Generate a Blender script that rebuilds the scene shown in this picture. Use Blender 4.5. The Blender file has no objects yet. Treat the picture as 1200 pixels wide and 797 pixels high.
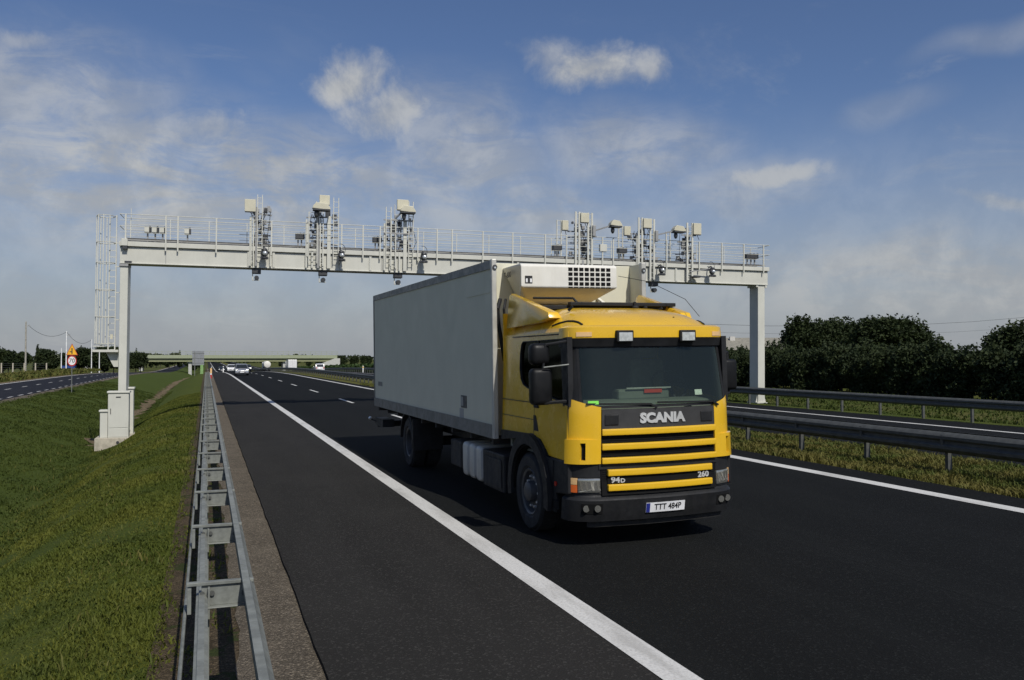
import bpy, bmesh, math, random
import numpy as np
from mathutils import Vector, Matrix
from mathutils.geometry import tessellate_polygon
R = math.radians
rnd = random.Random(7)
nr = np.random.default_rng(11)
scene = bpy.context.scene
COL = scene.collection

# ------------------------------------------------------------------ camera
CAM_H = 2.24
cd = bpy.data.cameras.new('camera'); cam = bpy.data.objects.new('camera', cd); COL.objects.link(cam)
cd.sensor_width = 36.0; cd.lens = 36.0 * 1000.0 / 1200.0
cd.clip_start = 0.1; cd.clip_end = 12000
cam.location = (0, 0, CAM_H)
cam.rotation_euler = (R(90 + 1.2317), 0, R(-19.693))
scene.camera = cam

# ------------------------------------------------------------------ light
SUN = Vector((0.13, -0.92, 1.0)).normalized()
SUN_EL = math.asin(SUN.z); SUN_ROT = math.atan2(SUN.x, SUN.y)
sd = bpy.data.lights.new('sun', 'SUN'); so = bpy.data.objects.new('sun', sd); COL.objects.link(so)
sd.energy = 3.6; sd.angle = R(0.5); sd.color = (1.0, 0.955, 0.88)
so.rotation_euler = SUN.to_track_quat('Z', 'Y').to_euler()
scene.view_settings.view_transform = 'Standard'; scene.view_settings.look = 'None'
scene.view_settings.exposure = 0.0; scene.view_settings.gamma = 1.0
scene.view_settings.use_curve_mapping = False

# ------------------------------------------------------------------ world: sky with clouds
W = bpy.data.worlds.new('World'); scene.world = W; W.use_nodes = True
wt = W.node_tree; wt.nodes.clear()
class NT:
    def __init__(s, t): s.t = t
    def n(s, typ, **kw):
        x = s.t.nodes.new(typ)
        for k, v in kw.items(): setattr(x, k, v)
        return x
    def l(s, a, b): s.t.links.new(a, b)
    def m(s, op, a, b=None, c=None, clamp=False):
        x = s.n('ShaderNodeMath', operation=op, use_clamp=clamp)
        for i, v in enumerate((a, b, c)):
            if v is None: continue
            if isinstance(v, (int, float)): x.inputs[i].default_value = v
            else: s.l(v, x.inputs[i])
        return x.outputs[0]
    def v(s, op, a, b=None):
        x = s.n('ShaderNodeVectorMath', operation=op)
        for i, q in enumerate((a, b)):
            if q is None: continue
            if isinstance(q, (tuple, list, Vector)): x.inputs[i].default_value = q
            else: s.l(q, x.inputs[i])
        return x.outputs['Value'] if op in ('DOT_PRODUCT', 'LENGTH') else x.outputs[0]
    def noise(s, vec, scale, detail=4, rough=.55, dist=0., lac=2.0):
        x = s.n('ShaderNodeTexNoise')
        x.inputs['Scale'].default_value = scale; x.inputs['Detail'].default_value = detail
        x.inputs['Roughness'].default_value = rough; x.inputs['Distortion'].default_value = dist
        x.inputs['Lacunarity'].default_value = lac
        if vec is not None: s.l(vec, x.inputs['Vector'])
        return x
    def ramp(s, fac, stops, interp='LINEAR'):
        x = s.n('ShaderNodeValToRGB'); e = x.color_ramp.elements; x.color_ramp.interpolation = interp
        while len(e) < len(stops): e.new(.5)
        for q, (p, c) in zip(e, stops):
            q.position = p; q.color = (c, c, c, 1) if isinstance(c, (int, float)) else (*c, 1)
        s.l(fac, x.inputs[0]); return x.outputs[0]
    def mix(s, fac, a, b, mode='MIX'):
        x = s.n('ShaderNodeMixRGB', blend_type=mode)
        for i, q in enumerate((fac, a, b)):
            if isinstance(q, (int, float)): x.inputs[i].default_value = q
            elif isinstance(q, tuple): x.inputs[i].default_value = (*q, 1)
            else: s.l(q, x.inputs[i])
        return x.outputs[0]
    def sep(s, v):
        x = s.n('ShaderNodeSeparateXYZ'); s.l(v, x.inputs[0]); return x.outputs
    def comb(s, a, b, c):
        x = s.n('ShaderNodeCombineXYZ')
        for i, q in enumerate((a, b, c)):
            if isinstance(q, (int, float)): x.inputs[i].default_value = q
            else: s.l(q, x.inputs[i])
        return x.outputs[0]
    def mr(s, v, a, b, c=0., d=1., smooth=True):
        x = s.n('ShaderNodeMapRange', interpolation_type='SMOOTHSTEP' if smooth else 'LINEAR')
        s.l(v, x.inputs[0])
        for i, q in enumerate((a, b, c, d)): x.inputs[i + 1].default_value = q
        return x.outputs[0]

g = NT(wt)
sky = g.n('ShaderNodeTexSky', sky_type='NISHITA'); sky.sun_disc = False
sky.sun_elevation = SUN_EL; sky.sun_rotation = SUN_ROT
sky.air_density = 1.0; sky.dust_density = 1.2; sky.ozone_density = 2.0; sky.altitude = 150
D = g.n('ShaderNodeTexCoord').outputs['Generated']
wob = g.noise(D, 5.0, 3, .55)
wob2 = g.noise(D, 22.0, 4, .6)
d1 = g.v('ADD', D, g.v('SCALE', g.v('SUBTRACT', wob.outputs['Color'], (.5, .5, .5))))
for nd in wt.nodes:
    if nd.type == 'VECT_MATH' and nd.operation == 'SCALE': nd.inputs['Scale'].default_value = .10
dz = g.sep(D)[2]
pz = g.m('ADD', g.m('MAXIMUM', dz, 0.0), .10)
px_ = g.m('DIVIDE', g.sep(D)[0], pz); py_ = g.m('DIVIDE', g.sep(D)[1], pz)
PV = g.comb(px_, py_, 0.0)
n_big = g.noise(PV, .55, 6, .58, .4).outputs['Fac']
n_str = g.noise(g.v('MULTIPLY', PV, (1.0, 1.0, 1.0)), 1.7, 7, .62, .6).outputs['Fac']
n_hf = g.noise(D, 14.0, 8, .62, .3).outputs['Fac']
n_mf = g.noise(D, 6.5, 7, .6, .35).outputs['Fac']
n_fl = g.noise(D, 17.0, 12, .62, .25).outputs['Fac']
n_ml = g.noise(g.v('MULTIPLY', D, (1., 1., 2.6)), 10.0, 12, .66, .6).outputs['Fac']
n_ve = g.noise(g.v('MULTIPLY', PV, (1.0, 1.0, 1.0)), 1.15, 12, .66, .8).outputs['Fac']
def blob(c, rx, ry):
    c = Vector(c).normalized(); e1 = Vector((c.y, -c.x, 0)).normalized(); e2 = e1.cross(c).normalized()
    a = g.m('DIVIDE', g.v('DOT_PRODUCT', d1, e1), rx); b = g.m('DIVIDE', g.v('DOT_PRODUCT', d1, e2), ry)
    r = g.m('SQRT', g.m('ADD', g.m('MULTIPLY', a, a), g.m('MULTIPLY', b, b)))
    return g.m('ADD', g.m('SUBTRACT', 1.0, r), g.m('MULTIPLY', g.m('LESS_THAN', g.v('DOT_PRODUCT', D, c), .2), -9.))
CUMULUS = [
    ((0.399, 0.86, 0.318), 0.0761, 0.0323, 0.9),
    ((0.363, 0.873, 0.327), 0.0665, 0.0285, 0.5),
    ((0.45, 0.832, 0.324), 0.0320, 0.0207, 0.7),
    ((0.145, 0.94, 0.308), 0.0545, 0.0339, 0.85),
    ((0.187, 0.944, 0.273), 0.0670, 0.0459, 0.75),
    ((0.239, 0.941, 0.238), 0.0583, 0.0389, 0.5),
    ((0.001, 0.969, 0.248), 0.1009, 0.0367, 0.6),
    ((0.586, 0.785, 0.202), 0.0894, 0.0169, 0.7),
    ((0.561, 0.806, 0.188), 0.0571, 0.0133, 0.4),
    ((-0.168, 0.934, 0.315), 0.0498, 0.0207, 0.5),
    ((0.755, 0.636, 0.158), 0.0600, 0.0103, 0.5),
]
VEILS = [
    ((-0.012, 0.981, 0.194), 0.3879, 0.1016, 0.85),
    ((-0.148, 0.953, 0.264), 0.1450, 0.0938, 0.6),
    ((0.254, 0.943, 0.215), 0.1565, 0.1076, 0.6),
    ((0.451, 0.858, 0.246), 0.1447, 0.0531, 0.55),
    ((0.369, 0.913, 0.173), 0.1679, 0.0444, 0.6),
    ((0.568, 0.8, 0.194), 0.1328, 0.0379, 0.45),
    ((0.709, 0.7, 0.081), 0.2699, 0.0540, 0.7),
    ((0.734, 0.607, 0.305), 0.0907, 0.0181, 0.25),
    ((0.677, 0.688, 0.26), 0.0617, 0.0265, 0.18),
]
mask = None; cum = None
for (c, rx, ry, st) in CUMULUS:
    q = g.m('ADD', blob(c, rx, ry), g.m('MULTIPLY', g.m('SUBTRACT', n_fl, .5), 2.0))
    q = g.mr(q, -.05, .95, 0., st); cum = q if cum is None else g.m('MAXIMUM', cum, q)
for (c, rx, ry, st) in VEILS:
    q = g.mr(blob(c, rx, ry), -.15, .75)
    q = g.m('MULTIPLY', q, g.mr(g.m('ADD', g.m('MULTIPLY', n_ve, .35), g.m('MULTIPLY', n_ml, .65)), .375, .59, .18, st))
    mask = q if mask is None else g.m('MAXIMUM', mask, q)
mask = g.m('MAXIMUM', mask, cum)
thin = g.m('MULTIPLY', g.mr(n_ve, .52, .78), .34)
broad = g.m('MULTIPLY', g.mr(n_big, .55, .76), .25)
fade_up = g.mr(dz, .30, .50, 1.0, .35)
generic = g.m('MULTIPLY', g.m('MAXIMUM', thin, broad), fade_up)
mask = g.m('MAXIMUM', mask, generic)
horiz = g.m('MULTIPLY', g.mr(dz, -.02, .30, .90, .0), g.mr(n_ml, .3, .7, .85, 1.))
cshade = g.mix(g.mr(n_fl, .38, .66), (.40, .415, .43), (.57, .57, .55))
ccol = g.mix(horiz, cshade, (.335, .355, .39))
ccol = g.mix(g.m('MULTIPLY', mask, .8), ccol, cshade)
mask = g.m('SUBTRACT', 1.0, g.m('MULTIPLY', g.m('SUBTRACT', 1.0, mask), g.m('SUBTRACT', 1.0, horiz)))
bsky = g.n('ShaderNodeBackground'); g.l(g.mix(1.0, sky.outputs[0], (.84, .93, 1.14), 'MULTIPLY'), bsky.inputs[0]); bsky.inputs[1].default_value = .074
bcl = g.n('ShaderNodeBackground'); g.l(ccol, bcl.inputs[0]); bcl.inputs[1].default_value = .95
mx = g.n('ShaderNodeMixShader'); g.l(mask, mx.inputs[0]); g.l(bsky.outputs[0], mx.inputs[1]); g.l(bcl.outputs[0], mx.inputs[2])
wo = g.n('ShaderNodeOutputWorld'); g.l(mx.outputs[0], wo.inputs[0])

# ------------------------------------------------------------------ materials
def newmat(name):
    m = bpy.data.materials.new(name); m.use_nodes = True; t = m.node_tree; t.nodes.clear()
    g = NT(t); b = g.n('ShaderNodeBsdfPrincipled'); o = g.n('ShaderNodeOutputMaterial'); g.l(b.outputs[0], o.inputs[0])
    return m, g, b
def hexmul(c, k): return tuple(min(1, x * k) for x in c)
def pm(name, col, rough=.5, metal=0., var=.12, scale=3., bump=0., bscale=60., spec=.5, dirt=0., dirtcol=(.09, .075, .05), coat=0.):
    """painted / plain surface: colour with a little wear, grime patches, optional bump"""
    m, g, b = newmat(name)
    tc = g.n('ShaderNodeTexCoord').outputs['Object']
    n1 = g.noise(tc, scale, 5, .6).outputs['Fac']
    c = g.mix(g.mr(n1, .3, .7), hexmul(col, 1 - var), hexmul(col, 1 + var))
    if dirt:
        st = g.noise(g.v('MULTIPLY', tc, (2.2, 2.2, .35)), 2.4, 6, .65, .5).outputs['Fac']
        c = g.mix(g.m('MULTIPLY', g.mr(st, .45, .8), dirt), c, dirtcol)
    g.l(c, b.inputs['Base Color'])
    rr = g.mr(g.noise(tc, scale * 3, 4, .6).outputs['Fac'], .3, .7, max(.03, rough - .1), min(1, rough + .1))
    g.l(rr, b.inputs['Roughness'])
    b.inputs['Metallic'].default_value = metal; b.inputs['Specular IOR Level'].default_value = spec
    if coat: b.inputs['Coat Weight'].default_value = coat; b.inputs['Coat Roughness'].default_value = .12
    if bump:
        bp = g.n('ShaderNodeBump'); bp.inputs['Strength'].default_value = bump; bp.inputs['Distance'].default_value = .01
        g.l(g.noise(tc, bscale, 4, .6).outputs['Fac'], bp.inputs['Height']); g.l(bp.outputs[0], b.inputs['Normal'])
    return m
def asphalt(name, base, streak=.15, tracks=False):
    m, g, b = newmat(name)
    p = g.n('ShaderNodeNewGeometry').outputs['Position']
    fine = g.noise(p, 160., 3, .7).outputs['Fac']
    ag = g.n('ShaderNodeTexVoronoi'); ag.inputs['Scale'].default_value = 62.; g.l(p, ag.inputs['Vector'])
    big = g.noise(g.v('MULTIPLY', p, (1.2, .12, 1)), 1.3, 5, .6).outputs['Fac']
    pat = g.noise(p, .35, 5, .6).outputs['Fac']
    c = g.mix(g.mr(big, .3, .7), hexmul(base, 1 - streak), hexmul(base, 1 + streak))
    c = g.mix(g.m('MULTIPLY', g.mr(pat, .42, .72), .6), c, hexmul(base, 1.35))
    if tracks:   # polished wheel tracks and a darker oil band, worn into each lane
        xx = g.sep(p)[0]
        w_ = g.m('ABSOLUTE', g.m('SINE', g.m('MULTIPLY', g.m('SUBTRACT', xx, 3.2), math.pi / 1.85)))
        c = g.mix(g.m('MULTIPLY', g.m('MULTIPLY', g.mr(w_, .45, .95), g.mr(big, .3, .7, .45, 1.)), .38), c, hexmul(base, .62))
        jn = g.mr(g.m('ABSOLUTE', g.m('SUBTRACT', xx, g.m('ADD', 6.62, g.m('MULTIPLY', g.m('SUBTRACT', pat, .5), .06)))), .0, .018, .7, 0.)
        c = g.mix(jn, c, hexmul(base, .35))
    ch = g.sep(ag.outputs['Color'])[0]
    c = g.mix(g.mr(ch, .80, 1.0, 0., .7), c, hexmul(base, 2.6))
    c = g.mix(g.mr(fine, .35, .65, .45, 0.), c, hexmul(base, .45))
    g.l(c, b.inputs['Base Color']); b.inputs['Roughness'].default_value = .9; b.inputs['Specular IOR Level'].default_value = .09
    bp = g.n('ShaderNodeBump'); bp.inputs['Strength'].default_value = .55; bp.inputs['Distance'].default_value = .006
    g.l(ag.outputs['Distance'], bp.inputs['Height']); g.l(bp.outputs[0], b.inputs['Normal'])
    return m
M = {}
M['asphalt'] = asphalt('lane asphalt', (.0095, .0100, .0096), .16, True)
M['shoulder'] = asphalt('shoulder asphalt', (.0265, .0252, .0230), .12)
M['asphalt2'] = asphalt('service road asphalt', (.020, .021, .026), .1)
def line_mat():
    m, g, b = newmat('road paint'); p = g.n('ShaderNodeNewGeometry').outputs['Position']
    n1 = g.noise(p, 38., 5, .7).outputs['Fac']; n2 = g.noise(g.v('MULTIPLY', p, (3, .5, 1)), 1.5, 4, .6).outputs['Fac']
    c = g.mix(g.mr(n1, .3, .62, .5, 0.), (.64, .63, .59), (.28, .27, .25))
    c = g.mix(g.m('MULTIPLY', g.mr(n2, .45, .72), .6), c, (.33, .32, .29))
    g.l(c, b.inputs['Base Color']); b.inputs['Roughness'].default_value = .7
    return m
M['line'] = line_mat()
def ground_mat():
    m, g, b = newmat('grass ground'); p = g.n('ShaderNodeNewGeometry').outputs['Position']
    x = g.sep(p)[0]
    n1 = g.noise(p, .45, 6, .62).outputs['Fac']; n2 = g.noise(p, 5., 6, .7).outputs['Fac']; n3 = g.noise(p, 45., 4, .7).outputs['Fac']
    c = g.mix(g.mr(n1, .32, .68), (.074, .092, .014), (.115, .122, .022))
    c = g.mix(g.mr(n2, .35, .7, 0., .65), c, (.054, .084, .013))
    c = g.mix(g.mr(n3, .4, .7, .6, 0.), c, (.034, .050, .010))
    far = g.mr(g.m('ADD', x, g.m('MULTIPLY', g.m('SUBTRACT', n1, .5), 2.5)), -5.6, -2.4, .8, 0.)
    c = g.mix(far, c, g.mix(g.mr(n2, .35, .7), (.043, .064, .011), (.064, .084, .016)))
    dry = g.m('MULTIPLY', g.mr(x, 10.8, 11.6), g.mr(x, 15.6, 16.6, 1., 0.))
    c = g.mix(g.m('MULTIPLY', dry, g.mr(n2, .35, .62)), c, (.13, .115, .035))
    field = g.m('MAXIMUM', g.mr(x, 27.5, 29.5), g.mr(x, -18., -17., 1., 0.))
    c = g.mix(g.m('MULTIPLY', field, g.mr(n1, .4, .6, .1, .6)), c, (.105, .095, .036))
    g.l(c, b.inputs['Base Color']); b.inputs['Roughness'].default_value = .95; b.inputs['Specular IOR Level'].default_value = .1
    bp = g.n('ShaderNodeBump'); bp.inputs['Strength'].default_value = .9; bp.inputs['Distance'].default_value = .05
    g.l(g.m('ADD', g.m('MULTIPLY', n3, .5), n2), bp.inputs['Height']); g.l(bp.outputs[0], b.inputs['Normal'])
    return m
M['ground'] = ground_mat()
def dirt_mat(name, a, b2, edge=None, grasscol=None):
    m, g, b = newmat(name); p = g.n('ShaderNodeNewGeometry').outputs['Position']
    n1 = g.noise(p, 2.2, 6, .65).outputs['Fac']; n3 = g.noise(p, 60., 4, .75).outputs['Fac']
    vo = g.n('ShaderNodeTexVoronoi'); vo.inputs['Scale'].default_value = 55.; g.l(p, vo.inputs['Vector'])
    c = g.mix(g.mr(n1, .3, .7), a, b2)
    c = g.mix(g.mr(g.sep(vo.outputs['Color'])[0], .55, 1., 0., .75), c, hexmul(b2, 1.9))
    c = g.mix(g.mr(n3, .35, .65, .7, 0.), c, hexmul(a, .35))
    if grasscol: c = g.mix(g.mr(g.noise(p, 3.4, 6, .7).outputs['Fac'], .52, .60), c, grasscol)
    g.l(c, b.inputs['Base Color']); b.inputs['Roughness'].default_value = .95; b.inputs['Specular IOR Level'].default_value = .15
    bp = g.n('ShaderNodeBump'); bp.inputs['Strength'].default_value = 1.; bp.inputs['Distance'].default_value = .02
    g.l(g.m('SUBTRACT', n3, vo.outputs['Distance']), bp.inputs['Height']); g.l(bp.outputs[0], b.inputs['Normal'])
    return m
M['gravel'] = dirt_mat('shoulder gravel', (.125, .105, .078), (.20, .168, .125))
M['earth'] = dirt_mat('bare earth', (.06, .045, .025), (.12, .09, .055), grasscol=(.04, .052, .014))
M['ditch'] = dirt_mat('ditch sand', (.16, .115, .065), (.24, .18, .11), grasscol=(.06, .065, .02))
def foliage(name, a, b2, c3, scale=.8, trans=.25, patch=None):
    m, g, b = newmat(name); p = g.n('ShaderNodeNewGeometry').outputs['Position']
    n1 = g.noise(p, scale, 4, .6).outputs['Fac']; n2 = g.noise(p, 9., 3, .7).outputs['Fac']
    c = g.mix(g.mr(n1, .35, .65), a, b2); c = g.mix(g.mr(n2, .5, .75, 0., .6), c, c3)
    if patch: c = g.mix(g.mr(g.noise(p, .55, 5, .6, .6).outputs['Fac'], .52, .66, 0., .75), c, patch)
    g.l(c, b.inputs['Base Color']); b.inputs['Roughness'].default_value = .7; b.inputs['Specular IOR Level'].default_value = .2
    tr = g.n('ShaderNodeBsdfTranslucent'); g.l(c, tr.inputs[0])
    ms = g.n('ShaderNodeMixShader'); ms.inputs[0].default_value = trans
    g.l(b.outputs[0], ms.inputs[1]); g.l(tr.outputs[0], ms.inputs[2])
    o = [n for n in g.t.nodes if n.type == 'OUTPUT_MATERIAL'][0]; g.l(ms.outputs[0], o.inputs[0])
    return m
M['grass'] = foliage('grass blades', (.074, .094, .013), (.118, .126, .019), (.128, .134, .026), .5, .25, (.046, .066, .012))
M['grass_dark'] = foliage('lush grass blades', (.043, .064, .011), (.064, .084, .014), (.090, .104, .022), .5, .25)
M['grass_dry'] = foliage('dry grass blades', (.072, .096, .018), (.145, .128, .034), (.18, .15, .05), 1.2, .25)
M['leaf_dark'] = foliage('dark leaves', (.018, .029, .010), (.031, .044, .013), (.050, .064, .019), .7, .15)
M['leaf_orchard'] = foliage('orchard leaves', (.019, .030, .011), (.033, .046, .016), (.054, .068, .026), .5, .15)
M['leaf_hedge'] = foliage('hedge leaves', (.03, .055, .014), (.045, .075, .02), (.06, .09, .025), .5, .2)
M['bark'] = pm('bark', (.06, .05, .04), .9, var=.3, bump=.6, bscale=25)
M['yellow'] = pm('yellow cab paint', (.76, .455, .021), .24, var=.03, scale=1.5, dirt=.08, dirtcol=(.30, .18, .03), coat=.5)
M['black'] = pm('black plastic', (.014, .0145, .0155), .6, var=.25, scale=4., bump=.15, bscale=150, spec=.28, dirt=.2, dirtcol=(.04, .037, .032))
M['dark'] = pm('dark void', (.008, .008, .008), .8, spec=.15)
M['mirrorblack'] = pm('mirror housing black', (.006, .0062, .0066), .5, spec=.25)
M['panel'] = pm('dark grey grille panel', (.040, .039, .038), .45, var=.12)
M['rubber'] = pm('tyre rubber', (.018, .018, .018), .85, var=.2, bump=.3, bscale=60, dirt=.3, dirtcol=(.05, .046, .04))
M['rim'] = pm('grey wheel disc', (.075, .076, .078), .5, .3, var=.2, dirt=.5, dirtcol=(.08, .075, .07))
M['chassis'] = pm('chassis grime', (.022, .021, .02), .8, var=.3, dirt=.4)
M['boxpanel'] = pm('truck box panel', (.62, .60, .465), .62, var=.02, scale=.8, dirt=.06, dirtcol=(.34, .34, .31))
M['boxtrim'] = pm('grey box trim', (.17, .175, .17), .5, .25, var=.15, dirt=.3)
M['boxalu'] = pm('aluminium edge', (.50, .49, .44), .45, .25, var=.1, dirt=.35, dirtcol=(.2, .18, .14))
M['cream'] = pm('cream cooler housing', (.73, .71, .635), .42, var=.05, dirt=.22, dirtcol=(.36, .30, .19))
M['white'] = pm('white gantry paint', (.565, .56, .49), .5, var=.05, scale=1.0, dirt=.24, dirtcol=(.42, .41, .35))
M['galv'] = pm('galvanised steel', (.195, .205, .185), .6, .1, var=.22, scale=9., bump=.12, bscale=120, spec=.3, dirt=.25, dirtcol=(.24, .24, .22))
M['galvdark'] = pm('weathered rail steel', (.085, .088, .082), .6, .15, var=.2, scale=6., dirt=.4, dirtcol=(.07, .07, .065))
M['beige'] = pm('beige antenna housing', (.56, .53, .40), .5, var=.05)
M['devdark'] = pm('dark device', (.045, .047, .05), .5, var=.2)
M['devgrey'] = pm('grey device', (.30, .30, .29), .5, var=.1)
M['concrete'] = pm('concrete', (.42, .38, .30), .9, var=.2, scale=5, bump=.5, bscale=40, dirt=.4, dirtcol=(.22, .19, .14))
M['bridge'] = pm('bridge girder yellow green', (.27, .28, .15), .7, var=.1, dirt=.25, dirtcol=(.2, .2, .09))
M['bridgepale'] = pm('pale bridge parapet', (.29, .32, .21), .7, var=.1)
M['pier'] = pm('bridge pier concrete', (.46, .46, .42), .85, var=.1)
M['signback'] = pm('grey sign back', (.24, .25, .26), .6, .3, var=.1)
M['green'] = pm('pale green plate', (.20, .34, .12), .6)
M['sign_yellow'] = pm('sign yellow', (.80, .42, .02), .5)
M['sign_red'] = pm('sign red', (.42, .02, .02), .5)
M['sign_white'] = pm('sign white', (.80, .80, .78), .5)
M['sign_black'] = pm('sign black', (.015, .015, .015), .6)
M['chrome'] = pm('lettering silver', (.62, .62, .60), .35, .3)
M['plate'] = pm('plate white', (.80, .80, .79), .45)
M['plateblue'] = pm('plate blue', (.02, .03, .22), .45)
M['amber'] = pm('amber lens', (.70, .14, .03), .25)
M['amberpale'] = pm('pale amber lens', (.75, .48, .22), .25)
M['redlens'] = pm('red lens', (.40, .02, .01), .3)
M['silvercar'] = pm('silver car paint', (.42, .43, .45), .3, .5, coat=.5)
M['whitecar'] = pm('white car paint', (.72, .72, .71), .3, coat=.5)
M['darkcar'] = pm('dark car paint', (.03, .033, .04), .3, coat=.5)
M['cargl'] = pm('car glass', (.02, .024, .027), .08)
M['bluebox'] = pm('blue skip paint', (.02, .06, .25), .6)
M['roofsheet'] = pm('weathered roof sheet', (.24, .225, .18), .9, var=.2)
M['wall'] = pm('rendered wall', (.55, .53, .48), .9)
M['wood'] = pm('pale pole', (.34, .32, .27), .9, var=.2)
M['seat'] = pm('seat cloth', (.26, .26, .21), .9, var=.3)
M['dash'] = pm('dashboard', (.17, .185, .165), .7)
M['sticker_green'] = pm('green sticker', (.22, .75, .08), .5)
M['red'] = pm('red paper', (.6, .05, .03), .6)
def glass_mat(name, tint, mixf=.0, rough=.02, refl=1.15):
    m, g, b = newmat(name); g.t.nodes.remove(b)
    t = g.n('ShaderNodeBsdfTransparent'); t.inputs[0].default_value = (*tint, 1)
    gl = g.n('ShaderNodeBsdfGlossy'); gl.inputs['Roughness'].default_value = rough; gl.inputs[0].default_value = (.70, .80, .70, 1)
    df = g.n('ShaderNodeBsdfDiffuse'); df.inputs[0].default_value = (.20, .24, .19, 1)
    fr = g.n('ShaderNodeFresnel'); fr.inputs[0].default_value = 1.5
    m0 = g.n('ShaderNodeMixShader'); m0.inputs[0].default_value = mixf; g.l(t.outputs[0], m0.inputs[1]); g.l(df.outputs[0], m0.inputs[2])
    m1 = g.n('ShaderNodeMixShader'); g.l(g.m('MINIMUM', g.m('MULTIPLY', fr.outputs[0], refl), 1.0), m1.inputs[0]); g.l(m0.outputs[0], m1.inputs[1]); g.l(gl.outputs[0], m1.inputs[2])
    o = [n for n in g.t.nodes if n.type == 'OUTPUT_MATERIAL'][0]; g.l(m1.outputs[0], o.inputs[0])
    return m
M['glass'] = glass_mat('windscreen glass', (.62, .70, .62), .04)
M['sideglass'] = glass_mat('tinted side glass', (.05, .055, .055), .0, .05, .22)
M['lens'] = pm('headlamp lens', (.46, .455, .41), .10, .8, var=.1, scale=5)
M['lampstreak'] = pm('painted lamp streaks', (.60, .58, .50), .12, .8, var=.1)  # bright tone for the reflections painted on the headlamps
M['lampwhite'] = pm('lamp reflector', (.72, .74, .72), .15, .6, var=.2, scale=20)

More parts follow.
